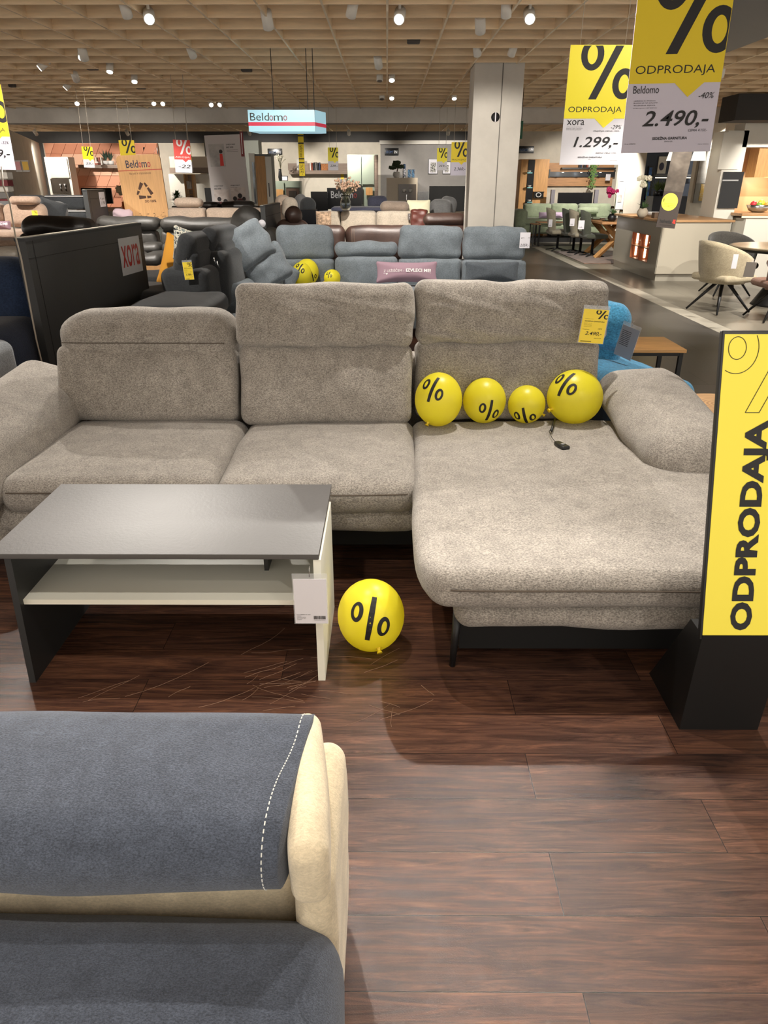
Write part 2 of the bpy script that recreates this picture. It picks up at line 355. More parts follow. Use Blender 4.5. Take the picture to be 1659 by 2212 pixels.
# concrete column
cx0, cx1 = PY(1010, 490, 9.65).x, PY(1109, 490, 9.65).x
col = thing('concrete_column', 'square grey concrete column rising to the lattice ceiling', 'column', ((cx0+cx1)/2, 9.9, 0))
mk('shaft', B().box(cx0, cx1, 9.65, 10.15, 0, 3.2), mat('raw_concrete', (198, 192, 182), .85, 'slab'), col)
mk('joint', B().box((cx0+cx1)/2+.035, (cx0+cx1)/2+.045, 9.645, 9.66, 0, 2.9), mat('joint_line', (110, 106, 100), .9), col)
q = PY(1070, 253, 9.64)
ho = mk('round_hole', B().at((q.x, 9.645, q.z), rx=PI/2).lathe([(.05, -.006), (.05, .003)], n=24), ink, col)
mk('cable', B().box(q.x-.006, q.x+.006, 9.63, 9.64, q.z-.05, q.z+.05), paper, col)
col['kind'] = 'structure'
# ---------------- spot lamps with their own light ----------------
def spot(i, x, y, ax, ay, az, pf, cone):
    z = HL-.02 if y < 15 else HL-.10
    d = Vector((ax-x, ay-y, az-z)).normalized(); q = d.to_track_quat('-Z', 'Y')
    t = thing('ceiling_spotlight', SPOTLAB[i], 'spotlight', (x, y, z+.12), group=None)
    mk('mount', B().tube([(x, y, z+.14), (x, y, z+.02)], .012), white, t)
    m = Matrix.Translation((x, y, z)) @ q.to_matrix().to_4x4(); b = B(); b.m = m
    b.lathe([(.040, .085), (.046, .08), (.046, -.055), (.042, -.058)], n=20); hd = mk('lamp_head', b, white, t)
    b = B(); b.m = m; b.lathe([(.038, -.0575), (.038, -.060)], n=20); mk('lens', b, lens, hd)
    ld = bpy.data.lights.new('spot_beam', 'SPOT'); ld.energy = SPOT_W*pf; ld.spot_size = math.radians(cone); ld.spot_blend = .35
    ld.shadow_soft_size = .022; ld.color = (1.0, .935, .85)
    lo = bpy.data.objects.new('spot_beam', ld); C.objects.link(lo); lo.parent = t; lo.location = Vector((x, y, z))+d*.065-Vector(t.location); lo.rotation_euler = q.to_euler()
SPOTLAB = ['white ceiling spotlight above the chaise end of the taupe sofa', 'white ceiling spotlight above and behind the left arm of the taupe sofa', 'white ceiling spotlight above the leaning yellow floor sign', 'white ceiling spotlight above the blue and cream sofa',
 'lit white ceiling spotlight in the middle of the nearest visible lattice rows', 'lit white ceiling spotlight at the upper left, nearest on that side', 'lit white ceiling spotlight at the top left of the hanging yellow signs', 'white ceiling spotlight above the dark blue armchair', 'white ceiling spotlight above the turquoise armchair',
 'white ceiling spotlight above the tilted corner back of the grey sofa', 'white ceiling spotlight beside the concrete column', 'white ceiling spotlight above the orange pillow', 'white ceiling spotlight above the row of dark sofas', 'white ceiling spotlight above the oatmeal sofa', 'white ceiling spotlight above the beige armchair at far left',
 'white ceiling spotlight above the slate tiled aisle', 'white ceiling spotlight above the round dining table', 'white ceiling spotlight above the kitchen island', 'white ceiling spotlight above the wooden dining table',
 'white spotlight washing the wall by the white display cabinet', 'white spotlight washing the pink patterned wall', 'white spotlight washing the sage green sideboard', 'white spotlight washing the wall over the oak book shelf', 'white spotlight washing the grey wall with framed prints', 'white spotlight washing the oak wall unit', 'white spotlight inside the dark blue kitchen booth', 'white spotlight above the built-in oven', 'white spotlight above the brown chair at the right edge', 'added ceiling spotlight behind the camera, brightening the yellow floor sign', 'added white ceiling spotlight brightening the hanging 1.299 price sign', 'white ceiling spotlight between coffee table and blue sofa', 'added white ceiling spotlight brightening the seat of the blue sofa', 'added white ceiling spotlight brightening the pine recycling board']
for i, a in enumerate(SPOTS): spot(i, *a)
# unlit or turned-away heads the photo shows in pairs, and the small black speakers
for i, (x, y, aim) in enumerate([(760, 20, (-.2, .5, -.6)), (1430, 20, (0, .6, -.6)), (270, 20, (0, .6, -.7)), (413, 112, (.1, .6, -.6)), (1030, 108, (.2, .5, -.8)), (1107, 108, (-.2, .6, -.8)), (175, 118, (.2, -.7, -.5)), (236, 145, (0, -.4, -.8)), (289, 168, (.1, -.5, -.8)), (91, 140, (-.7, -.3, -.6)),
     (820, 165, (0, -.3, -.9)), (846, 165, (0, -.5, -.8)), (1093, 20, (.1, .5, -.7)), (145, 184, (-.6, -.2, -.6)), (165, 219, (.2, -.7, -.6)), (330, 219, (.3, -.6, -.6)), (352, 220, (0, -.7, -.5)), (455, 222, (.2, -.7, -.6)), (476, 222, (-.2, -.7, -.6)), (825, 206, (0, -.4, -.9)), (846, 206, (0, -.6, -.8)), (981, 206, (0, -.5, -.9))]):
    lit = i in (6, 7, 8, 9, 11, 13, 14, 15, 16, 17, 18, 20, 21)
    p = PZ(x, y, HL+.01); d = Vector(aim).normalized(); q = d.to_track_quat('-Z', 'Y')
    where = ['just left of the lit one in the middle of the nearest rows', 'nearest the top of the large hanging yellow sign', 'turned away, at upper left beside a lit one', 'ring-faced, seen from below left of the middle', 'left one of the turned-away pair above the middle', 'right one of the turned-away pair above the middle', 'bright round one, second nearest at left', 'bright one between two others in the left ceiling', 'bright one, third along the left ceiling', 'tilted sideways at the far left', 'dim one left of a lit twin below the middle', 'lit twin below the middle of the ceiling', 'small one at the top, right of the middle', 'sideways one, lower left ceiling', 'farthest lit one at the far left before the beam', 'left one of the lit pair before the beam at left', 'right one of the lit pair before the beam at left', 'left one of the lit pair nearest the illuminated box sign', 'right one of the lit pair nearest the illuminated box sign', 'dim one of the pair before the beam at the middle', 'lit one of the pair before the beam at the middle', 'lit one before the beam, left of the column'][i]
    t = thing('ceiling_spotlight', 'white cylinder spotlight, '+where, 'spotlight', (p.x, p.y, p.z+.1))
    m = Matrix.Translation(p) @ q.to_matrix().to_4x4(); b = B(); b.m = m; s_ = 1.0
    b.lathe([(.034, .085), (.042, .08), (.042, -.055), (.038, -.058)], n=18); hd = mk('lamp_head', b, white, t)
    mk('mount', B().tube([(p.x, p.y, p.z+.12), (p.x, p.y, p.z)], .012), white, t)
    b = B(); b.m = m; b.lathe([(.035, -.0575), (.035, -.060)], n=18); mk('lens', b, lens if lit else mat('dark_lens', (120, 112, 100), .3), hd)
for x, y, lb in ((893, 88, 'the middle of the ceiling, nearest'), (532, 150, 'above the illuminated box sign'), (198, 146, 'the left ceiling, nearer'), (303, 188, 'the left ceiling, farther'), (21, 184, 'the far left edge of the ceiling')):
    p = PZ(x, y, HL+.03); single('ceiling_speaker', B().soft((.13, .10, .05), .015, ctr=p, n=1), mat('grey_speaker', (84, 78, 74), .7), 'small dark grey box set in the lattice, in '+lb, 'speaker')
# ================= taupe corner sofa =================
tau = mat('taupe_chenille', (158, 151, 142), kind='fabric', contrast=.48, bd=.004)
tdark = mat('black_plinth', (12, 11, 11), .6)
seam = mat('taupe_seam', (84, 74, 64), .9)
so = thing('corner_sofa', 'large taupe corner sofa with chaise and raised headrests, balloons sitting on it', 'sofa', (-.2, 3.0, 0))
def seatwarp(amp, ph):
    def f(p): p.z += amp*math.sin(p.x*5+ph)*math.cos(p.y*4) if p.z > 0 else 0; return p
    return f
def weltline(b, xs, z, off=.003, dz=.016):
    out = []
    for x in xs:
        c_ = [v for v in b.V if abs(v.x-x) < .045 and abs(v.z-z) < dz]
        if c_: v = min(c_, key=lambda v: v.y); out.append((x, v.y-off, z))
    for i in range(1, len(out)-1): out[i] = (out[i][0], (out[i-1][1]+out[i][1]+out[i+1][1])/3-.001, z)
    return out
# seat cushions
b = B().soft((.90, .86, .16), .075, ctr=(-1.145, 3.06, .375), n=18, puff=(0, .01, .02), wr=.010, wf=4, seed=1)
b1_ = b; s1 = mk('seat_cushion', b, tau, so)
b = B().soft((.845, .86, .16), .075, ctr=(-.285, 3.05, .375), n=18, puff=(0, .01, .02), wr=.010, wf=4, seed=2)
b2_ = b; s2 = mk('seat_cushion', b, tau, so)
def welt(pts, name, par, m=seam, r=.0028): return mk(name, B().tube(pts, r, n=6), m, par)

welt(weltline(b1_, [-1.54+i*.042 for i in range(20)], .405), 'piping', s1)
welt(weltline(b2_, [-.67+i*.042 for i in range(19)], .405), 'piping', s2)
# chaise: long pad with rounded front corner
def chw(p):
    # narrower towards the back, swelling to the front left
    t = max(0, min(1, (.78-p.y-.30)/.9))
    if p.x < 0: p.x -= .035*math.sin(min(1, t)*PI/2)*min(1, -p.x/.3)
    # round the plan corners at the front
    fy = -.80-p.y; 
    if p.y < -.45:
        k = (-p.y-.45)/.37; sh = .095*k**3.4; p.x -= math.copysign(min(1, abs(p.x)/.6), p.x)*sh
    return p
CHX = .755
bch = B().soft((1.27, 1.57, .135), .052, ctr=(CHX+.01, 2.685, .382), n=30, puff=(0, .008, .022), wr=.013, wf=3.2, seed=3, warp=chw); bchV = B(); bchV.V = list(bch.V); ch = mk('chaise_pad', bch, tau, so)
welt(weltline(bchV, [.20+i*.03 for i in range(38)], .398), 'piping', ch, r=.003)
mk('chaise_base', B().soft((1.15, 1.52, .12), .055, ctr=(CHX+.045, 2.705, .262), n=14, wr=.012, wf=5, seed=5, puff=(0, .02, 0)), tau, so)
mk('seat_base', B().soft((1.86, .84, .13), .055, ctr=(-.79, 3.08, .265), n=16, wr=.012, wf=5, seed=6, puff=(0, .015, 0)), tau, so)
mk('plinth', B().box(-1.62, .12, 2.90, 3.5, .03, .24), tdark, so)
mk('plinth', B().box(.26, 1.30, 2.10, 3.5, .03, .23), tdark, so)
for (x, y) in ((.245, 2.06), (1.28, 2.06), (-1.5, 2.86), (1.28, 3.4), (-1.5, 3.4)):
    mk('leg', B().tube([(x, y, .22), (x-.012, y-.02, 0)], [.016, .011]), blackm, so)
# back cushions
def backc(x0, x1, z0, z1, yb, yt, th, seed, rtop=.05, lw=0):
    h = z1-z0; tilt = math.atan2(yt-yb, h); c = ((x0+x1)/2, (yb+yt)/2+th/2, (z0+z1)/2)
    def wp(p):
        if lw and p.z > 0:   # rounded top corners
            u = abs(p.x)/((x1-x0)/2); k = p.z/(h/2)
            if p.x < 0: p.z -= lw*max(0, u-.62)**2*6*k*.16; p.x += lw*.11*max(0, k-.45)**2*4*max(0, u-.55)
        return p
    return B().soft((x1-x0, th, h), rtop, ctr=c, n=18, puff=(0, .03, 0), wr=.013, wf=4.5, seed=seed, rot=Euler((-tilt, 0, 0)), warp=wp)
b1 = mk('back_cushion', backc(-1.625, -.735, .43, .80, 3.37, 3.475, .22, 11, .045, .0), tau, so)
def topround(p):
    if p.z > 0: p.x *= 1-.15*(p.z/.145)**3*(1 if p.x < 0 else .1)
    return p
b0_ = B().soft((.885, .27, .29), .11, ctr=(-1.180, 3.598, .826), n=16, puff=(0, 0, .012), wr=.008, seed=17, warp=topround); b0V = B(); b0V.V = list(b0_.V); mk('headrest', b0_, tau, so)
welt(weltline(b0V, [-1.585+i*.042 for i in range(20)], .835, .002), 'piping', b1, r=.0022)
mk('back_cushion', backc(-.722, .128, .42, .815, 3.34, 3.46, .22, 12), tau, so)
mk('back_cushion', backc(.145, 1.055, .43, .825, 3.42, 3.52, .22, 13), tau, so)
def crumple(amp, seed):
    def f(p):
        e = max(0, (-p.z-.02)/.12)            # gathers along the lower hinge and the sides
        p.y += amp*noise.noise(Vector((p.x*3+seed, p.z*26+p.x*5, seed)))*(.25+e) ; p.z += amp*.45*noise.noise(Vector((p.x*7, seed, 2)))
        return p
    return f
def headrest(x0, x1, z0, z1, y, th, seed, tilt=-.08):
    return B().soft((x1-x0, th, z1-z0), .05, ctr=((x0+x1)/2, y+th/2, (z0+z1)/2), n=26, puff=(0, .02, 0), wr=.016, wf=5, seed=seed, rot=Euler((tilt, 0, 0)), warp=crumple(.022, seed))
mk('headrest', headrest(-.735, .130, .808, 1.105, 3.455, .15, 21), tau, so)
mk('headrest', headrest(.142, 1.075, .818, 1.112, 3.50, .16, 22), tau, so)
mk('back_frame', B().soft((2.70, .16, .60), .05, ctr=(-.27, 3.78, .42), n=6), tau, so)
# armrests
def armw(p):
    k = (p.y+.5)
    p.z += .03*math.sin(max(0, p.z)*10)*0
    if p.y < -.34: p.z -= (abs(p.y)-.34)**2*1.2
    return p
mk('armrest', B().soft((.40, .96, .20), .095, ctr=(1.295, 3.22, .530), n=20, puff=(.02, .02, .035), wr=.014, wf=5, seed=31, rot=Euler((.12, -.08, 0)), warp=armw), tau, so)
mk('armrest', B().soft((.42, 1.22, .21), .10, ctr=(-1.755, 3.15, .512), n=20, puff=(.02, .03, .035), wr=.014, wf=5, seed=32, rot=Euler((.10, .28, .0)), warp=armw), tau, so)
mk('arm_body', B().soft((.42, 1.0, .36), .08, ctr=(-1.78, 3.14, .30), n=10, wr=.01, seed=33), tau, so)
mk('arm_body', B().soft((.28, .92, .30), .08, ctr=(1.36, 3.3, .30), n=10, wr=.01, seed=34), tau, so)

# ================= coffee table =================
tg = mat('graphite_laminate', (84, 82, 81), .50, 'slab', spec=.5); tgd = mat('graphite_edge', (40, 41, 42), .5); wl = mat('white_laminate', (232, 230, 216), .45)
ct = thing('coffee_table', 'graphite topped coffee table with white shelf in front of the sofa', 'table', (-.7, 2.24, 0))
tp = mk('tabletop', B().box(-1.262, -.213, 1.965, 2.535, .466, .484, bev=.0015), tg, ct)
def panel(x0, x1, pts, m): return mk('side_panel', B().prism(pts, x0, x1, 'yz'), m, ct)
panel(-1.215, -1.193, [(1.94, 0), (2.48, 0), (2.50, .466), (1.975, .466)], tgd)
panel(-.232, -.208, [(1.955, 0), (2.42, 0), (2.42, .462), (1.97, .462)], wl)
mk('shelf', B().box(-1.193, -.232, 1.985, 2.46, .285, .303), wl, ct)
mk('divider', B().box(-.43, -.415, 2.18, 2.45, .303, .466), tgd, ct)
mk('back_rail', B().box(-1.193, -.232, 2.40, 2.415, .10, .285), tgd, ct)
# clear price pocket hanging on the table
def pocket(name, label, x0, x1, z0, z1, y, m, yaw=0, ry=0, grp=None, lines=None, flap=True):
    w_, h_ = x1-x0, z1-z0
    t = thing(name, label, 'price tag', ((x0+x1)/2, y, z1), rz=yaw, ry=ry)
    film = mat('clear_pocket', (235, 238, 240), .15, 'film', a=.22)
    mk('pocket', B().box(-w_/2, w_/2, .0005, .0015, -h_, 0), film, t)
    mk('card', B().box(-w_/2+w_*.03, w_/2-w_*.03, -.001, .0004, -h_*.985, -h_*(.1 if flap else .02)), m, t)
    b = B(); b.m = Matrix.Translation((-w_/2, -.0005, -h_))
    if lines: lines(b, w_, h_)
    if b.V: mk('lettering', b, ink, t)
    mk('hook', B().tube([(0, 0, -h_*.06), (.0, .004, .015), (0, .012, .02)], .0012, n=5), chrome, t)
    return t
def l1(b, w_, h_):
    text(b, 'M. art. 0138000050 / 851 / 00341', w_*.08, h_*.185, w_*.48, h_*.205); text(b, 'CARMEN', w_*.08, h_*.16, w_*.2, h_*.175)
    for i in range(3): text(b, ['KLUBSKA MIZA 100X45X60', 'BARVA: ANTRACIT / BELA', '0138000050'][i], w_*.08, h_*(.135-.024*i), w_*(.34, .34, .22)[i], h_*(.148-.024*i))
    x = .57
    while x < .9: q = random.choice((.006, .01, .016)); b.polys([[(w_*x, h_*.10), (w_*(x+q), h_*.10), (w_*(x+q), h_*.17), (w_*x, h_*.17)]]); x += q+random.choice((.006, .01))
    text(b, '01380000500851003411', w_*.57, h_*.07, w_*.9, h_*.08)
a0, a1 = PY(631, 1240, 1.93), PY(712, 1348, 1.93)
pocket('price_tag', 'clear pocket with a blank white card hanging off the coffee table corner', a0.x, a1.x, a1.z, a0.z, 1.93, paper, lines=l1)

# ================= balloons =================
bal = mat('yellow_latex', (255, 244, 66), .36, 'balloon'); balk = mat('yellow_knot', (226, 196, 30), .4)
def balloon(label, px, py, rx, ry, zf, face, ang, size, knot, neg=1.0, group=None, style='thin', cat='balloon'):
    """rx, ry: half width and height; face: direction offset of the print; knot: direction offset of the knot"""
    z = zf+.1
    for _ in range(20):
        p = PZ(px, py, z); t = math.sqrt(p.x**2+p.y**2+(p.z-CAM_H)**2)/math.sqrt(1+((px-836)/FPX)**2+((1106-py)/FPX)**2); R = rx/FPX*t; RZ = ry/FPX*t*1.02; z = zf+RZ*.99
    n0 = (Vector((0, 0, CAM_H))-p).normalized(); ax = Vector((0, 0, 1)).cross(n0).normalized(); ay = n0.cross(ax).normalized()
    th = thing('balloon', label, cat, (p.x, p.y, zf), group=group)
    b = B(); b.ball(p, (R, R, RZ), n=40); mk('skin', b, bal, th)
    kd = (ax*knot[0]+ay*knot[1]+n0*knot[2]).normalized(); P0 = p+Vector((kd.x*R, kd.y*R, kd.z*RZ))
    b = B(); m = Matrix.Translation(P0) @ kd.to_track_quat('Z', 'Y').to_matrix().to_4x4(); b.m = m
    b.lathe([(R*.10, -R*.03), (R*.055, R*.03), (R*.04, R*.07), (R*.075, R*.10), (R*.085, R*.15), (R*.03, R*.13)], n=10); mk('knot', b, balk, th)
    if face:
        fd = (ax*face[0]+ay*face[1]+n0).normalized(); u = (ax-fd*ax.dot(fd)).normalized(); v = fd.cross(u).normalized()
        if v.dot(ay) < 0: v = -v
        ca, sa = math.cos(ang), math.sin(ang); U = u*ca+v*sa; V_ = v*ca-u*sa
        def f(a, c): d = (fd+U*a*size+V_*c*size).normalized(); return p+Vector((d.x*R, d.y*R, d.z*RZ))*1.006
        mk('percent_print', B().polys([[(q[0], q[1]) for q in pl] for pl in percent(-.5, -.5, .5, .5, style='thin')], f), ink, th)
    return th
balloon('yellow percent balloon on the dark wood floor beside the coffee table', 803, 1329, 72, 79, 0, (-.02, -.16), -.12, 1.42, (.22, -.93, .35))
ZS = .452
balloon('largest left yellow balloon on the chaise, touching the middle back cushion', 948, 863, 51, 57, ZS, (-.30, .42), -.35, 1.15, (-.40, -.86, .3))
balloon('second yellow balloon from left on the chaise, print low on its right side', 1047, 865, 46, 48, ZS, (.32, -.58), -.15, 1.15, (-.3, -.3, -.9))
balloon('smallest yellow balloon on the chaise, third from the left', 1138, 873, 40, 40, ZS, (-.05, -1.0), .35, 1.35, (.9, -.48, -.1))
balloon('rightmost and biggest yellow balloon on the chaise, leaning to the right', 1242, 857, 59, 57, ZS, (-.50, .62), -.45, 1.15, (-.80, -.52, .45))
# security fob on its cord
fb = thing('security_fob', 'small black security fob on a cord lying on the chaise', 'security tag', (1.0, 3.0, .46))
fp = lambda x, y: PZ(x, y, .478)
mk('cord', B().tube([fp(1196, 908), fp(1191, 925), fp(1187, 932), fp(1193, 945), fp(1199, 953)], .0016, n=5), blackm, fb)
mk('sleeve', B().tube([fp(1199, 906), fp(1192, 930)], .006), blackm, fb)
c0 = fp(1213, 962); q = B().soft((.042, .085, .02), .008, ctr=(0, 0, 0), n=6, warp=lambda p: Vector((p.x*(1-.45*max(0, p.y/.05)), p.y, p.z)), rot=Euler((0, 0, .35))); q.V = [v+c0 for v in q.V]
mk('fob', q, blackm, fb)
mk('badge', B().lathe([(.010, .0105), (.009, .0125)], c=(c0.x+.004, c0.y-.008, c0.z), n=14), mat('grey_badge', (120, 120, 122), .3), fb)

# ================= leaning yellow floor sign =================
yelb = mat('yellow_sign_face', (254, 236, 72), .4)
fs = thing('floor_sign', 'leaning black floor stand with yellow sale poster reading upward', 'sign', (1.035, 1.72, 0), rz=0)
# local frame: lean back
BW = .122
low = [(-.0, 0), (.30, 0), (.27, .05), (.10, .345), (.035, .345)]
base = B().prism([(-.0, 0), (.28, 0), (.26, .03), (.075, .36), (-.012, .36)], -BW, BW, 'yz'); mk('foot', base, mat('black_satin', (14, 14, 14), .45), fs)
lean = math.atan2(.235, .82); m = Matrix.Translation((0, -.012, .345)) @ Euler((-lean, 0, 0)).to_matrix().to_4x4()
b = B(); b.m = m; b.box(-BW-.006, BW+.006, 0, .018, 0, .872, bev=.003); mk('frame', b, MATS['black_satin'], fs)
b = B(); b.m = m; b.box(-BW+.001, BW-.001, -.0015, .002, .012, .862); mk('poster', b, yelb, fs)
b = B(); b.m = m @ Matrix.Translation((0, -.0016, 0))
text(b, 'ODPRODAJA', -.046, .03, .034, .632, bold=.045, rot90=True)
def outline(pl_loops, wd=.0009):
    for loop in pl_loops:
        n = len(loop)
        for i in range(n-1):
            (a, c), (d, e) = loop[i], loop[i+1]
            L_ = math.hypot(d-a, e-c) or 1; nx, nz = -(e-c)/L_*wd, (d-a)/L_*wd
            if all(-BW+.002 < x < BW-.002 and z < .861 for x, z in ((a, c), (d, e))): b.polys([[(a-nx, c-nz), (d-nx, e-nz), (d+nx, e+nz), (a+nx, c+nz)]])
def ell(cx, cz, rx, rz, n=48): return [(cx+rx*math.cos(2*PI*i/n), cz+rz*math.sin(2*PI*i/n)) for i in range(n+1)]
def dens(p, n=20): return [(p[i][0]+(p[i+1][0]-p[i][0])*k/n, p[i][1]+(p[i+1][1]-p[i][1])*k/n) for i in range(len(p)-1) for k in range(n+1)]
outline([ell(-.085, .825, .058, .068), ell(-.085, .825, .024, .030), ell(.115, .725, .058, .068), ell(.115, .725, .024, .030), dens([(-.05, .652), (-.012, .652), (.10, .88), (.06, .88), (-.05, .652)])])
mk('lettering', b, ink, fs)

# ================= blue and cream sofa nearest the camera =================
bl = mat('blue_grey_weave', (74, 80, 92), kind='fabric', contrast=.42, bd=.002, scale=.55); cr = mat('cream_velour', (212, 196, 166), kind='fabric', contrast=.12, bd=.001); st = mat('white_thread', (220, 220, 214), .7)
fo = thing('sofa', 'blue-grey fabric sofa with cream sides, cut off by the lower left corner', 'sofa', (-.7, .55, 0))
BX0, BX1 = -1.30, -.142
def bolw(p):
    hx = (BX1-BX0)/2
    if p.x > hx-.065: p.x = hx-(hx-p.x)*.18
    if p.x > 0: p.x += .12*p.y*(p.x/hx)
    return p
bbo = B().soft((BX1-BX0, .315, .14), .065, ctr=((BX0+BX1)/2, .915, .575), n=26, puff=(0, .01, .03), wr=.009, wf=6, seed=41, rot=Euler((.10, 0, 0)), warp=bolw); bvo = BVHTree.FromPolygons([v.copy() for v in bbo.V], bbo.F); bo = mk('bolster', bbo, bl, fo)
mk('bolster_side', B().soft((.062, .300, .142), .024, ctr=(-.138, .912, .564), n=12, puff=(.008, .0, .008), rot=Euler((.10, 0, .13))), cr, fo)
bt = B()
for i in range(44):
    pr = []
    for d_ in (0, .55):
        th = math.radians(28+(i+d_)*4.1); dy, dz = math.cos(th), math.sin(th)
        h_ = bvo.ray_cast(Vector((-.172+.14*.15*max(-1, min(1, dy)), .915+dy*.5, .575+dz*.5)), Vector((0, -dy, -dz)))
        if h_[0]: pr.append(h_[0]+h_[1]*.0006 if h_[1].dot(Vector((0, dy, dz))) > 0 else h_[0]-h_[1]*.0006)
    if len(pr) == 2: bt.tube(pr, .0011, n=4)
mk('stitching', bt, st, bo)
mk('backrest', B().soft((1.16, .24, .46), .05, ctr=(-.72, .955, .30), n=10, rot=Euler((-.06, 0, 0)), wr=.006, seed=42), cr, fo)
mk('side_panel', B().soft((.07, .34, .48), .034, ctr=(-.118, .95, .285), n=10, puff=(.004, 0, 0), wr=.006, seed=43), cr, fo)
mk('seat_cushion', B().soft((.765, .80, .19), .085, ctr=(-.453, .42, .345), n=22, puff=(.01, .012, .02), wr=.009, wf=4, seed=44), bl, fo)
mk('seat_cushion', B().soft((.72, .80, .19), .085, ctr=(-1.19, .42, .345), n=22, puff=(0, .012, .02), wr=.010, wf=4, seed=45), bl, fo)
mk('seat_base', B().soft((1.40, .80, .20), .05, ctr=(-.82, .43, .17), n=6), cr, fo)
for x in (-.2, -1.4):
    for y in (.1, 1.0): mk('leg', B().lathe([(.018, 0), (.022, .08)], c=(x, y, 0), n=12), blackm, fo)
# pale scratches on the planks
scr = B(); rs = random.Random(3)
def scratch(x, y, a, L_):
    pts = [Vector((x, y, .0012))]
    for i in range(5): a += rs.uniform(-.16, .16); pts.append(pts[-1]+Vector((math.cos(a), math.sin(a), 0))*L_/5)
    scr.tube(pts, rs.uniform(.0004, .0009), n=4)
for i in range(24): q = PZ(rs.gauss(570, 50), rs.gauss(1495, 38), 0); scratch(q.x, q.y, rs.uniform(-.6, 1.0), rs.uniform(.05, .22))
for i in range(7): q = PZ(rs.uniform(120, 700), rs.uniform(1460, 1560), 0); scratch(q.x, q.y, rs.uniform(.3, 1.3), rs.uniform(.08, .35))
for i in range(9): q = PZ(rs.uniform(740, 1000), rs.uniform(1400, 1600), 0); scratch(q.x, q.y, rs.uniform(0, 3), rs.uniform(.05, .2))
single('scratches', scr, mat('pale_scratch', (140, 106, 82), .6), 'tangle of pale scratches on the dark planks before the coffee table', 'scratches', kind='stuff')
# ================= generic upholstered seating =================
def sofa(name, label, m, loc, rz=0, w=2.0, d=.92, n=2, hs=.43, hb=.85, backs=None, arms=(1, 1), armh=.62, group=None, legs=True, r=.05, cat='sofa', heads=None, piped=None, chaise=None, baseh=.12):
    """local frame: the sofa looks towards -y, its back at y = +d/2"""
    t = thing(name, label, cat, loc, rz=rz, group=group); aw = .20; x0 = -w/2+(aw if arms[0] else 0); x1 = w/2-(aw if arms[1] else 0); cw = (x1-x0)/n
    mk('base', B().soft((w-.04, d-.06, .24), .03, ctr=(0, .01, baseh+.12), n=2), m, t)
    backs = backs or [hb]*n
    for i in range(n):
        cx = x0+cw*(i+.5)
        mk('seat_cushion', B().soft((cw-.008, d-.18, .15), .05, ctr=(cx, -.08, hs-.07), n=6, puff=(0, 0, .015)), m, t)
        bh = backs[i]
        if heads and heads[i]:
            z1 = hs+.36
            mk('back_cushion', B().soft((cw-.01, .20, z1-hs+.04), .05, ctr=(cx, d/2-.16, (z1+hs)/2-.02), n=8, puff=(0, .025, 0), wr=.01, seed=i, rot=Euler((-.12, 0, 0))), m, t)
            mk('headrest', B().soft((cw-.012, .15, bh-z1+.01), .06, ctr=(cx, d/2-.10, (bh+z1)/2+.005), n=10, puff=(0, .02, .01), wr=.014, seed=i+4, rot=Euler((.04, 0, 0))), m, t)
        else:
            mk('back_cushion', B().soft((cw-.01, .22, bh-hs+.05), min(r*1.6, .1), ctr=(cx, d/2-.13, (bh+hs)/2-.02), n=8, puff=(0, .02, .01), wr=.008, seed=i, rot=Euler((-.10, 0, 0))), m, t)
    for s_, on in ((-1, arms[0]), (1, arms[1])):
        if on: mk('armrest', B().soft((aw, d-.04, armh-.10), .06, ctr=(s_*(w/2-aw/2), 0, .10+(armh-.10)/2), n=4, puff=(.01, 0, .01)), m, t)
    if legs:
        for sx in (-1, 1):
            for sy in (-1, 1): mk('leg', B().lathe([(.018, 0), (.022, baseh+.04)], c=(sx*(w/2-.12), sy*(d/2-.12), 0), n=8), blackm, t)
    return t
def cushion(label, m, c, size, rot=(0, 0, 0), cat='pillow', name='throw_pillow', group=None, fn=None, extra=None, root=False):
    b = B().soft(size, min(size)*.30, n=12, a=3, puff=(0, 0, 0), wr=.006, wf=9, seed=c[0], warp=lambda p: Vector((p.x*(1+.10*(abs(2*p.z/size[2])**3)), p.y*(1.12-.92*max(abs(2*p.x/size[0]), abs(2*p.z/size[2]))**2.2), p.z*(1+.14*(abs(2*p.x/size[0])**3)))))
    t = thing(name, label, cat, c, rz=rot[2], rx=rot[0], ry=rot[1], group=group)
    mk('cover', b, m, t)
    return t

# ================= grey corner sofa (second row) =================
gr = mat('blue_grey_velour', (112, 120, 126), kind='fabric', contrast=.2, scale=2); grn = mat('charcoal_piping', (60, 64, 68), .9)
GY = 8.62
gs = thing('corner_sofa', 'blue-grey corner sofa with tall headrests behind the taupe sofa', 'sofa', (.2, 8.2, 0))
def gback(x0, x1, ztop, zmid, seed):
    mk('back_cushion', B().soft((x1-x0-.012, .24, zmid-.40), .05, ctr=((x0+x1)/2, GY+.12, (zmid+.40)/2), n=10, puff=(0, .02, 0), wr=.01, seed=seed), gr, gs)
    mk('headrest', B().soft((x1-x0-.014, .16, ztop-zmid+.01), .07, ctr=((x0+x1)/2, GY+.13, (ztop+zmid)/2), n=14, puff=(0, .02, .01), wr=.022, wf=5, seed=seed+3), gr, gs)
for i, (xa, xb, yt, ym) in enumerate([(595, 722, 490, 561), (722, 860, 527, 556), (860, 999, 491, 560), (999, 1141, 493, 562)]):
    a, c = PY(xa, 550, GY), PY(xb, 550, GY); gback(a.x, c.x, PY(0, yt, GY).z, PY(0, ym, GY).z, 50+i)
gx0, gx1 = PY(500, 550, GY).x, PY(1141, 550, GY).x
for i in range(4):
    q = (gx1+1.35)/4; xx = -1.35+q*i
    mk('seat_cushion', B().soft((q-.008, 1.0, .17), .06, ctr=(xx+q/2, 8.18, .365), n=8, puff=(0, 0, .02)), gr, gs)
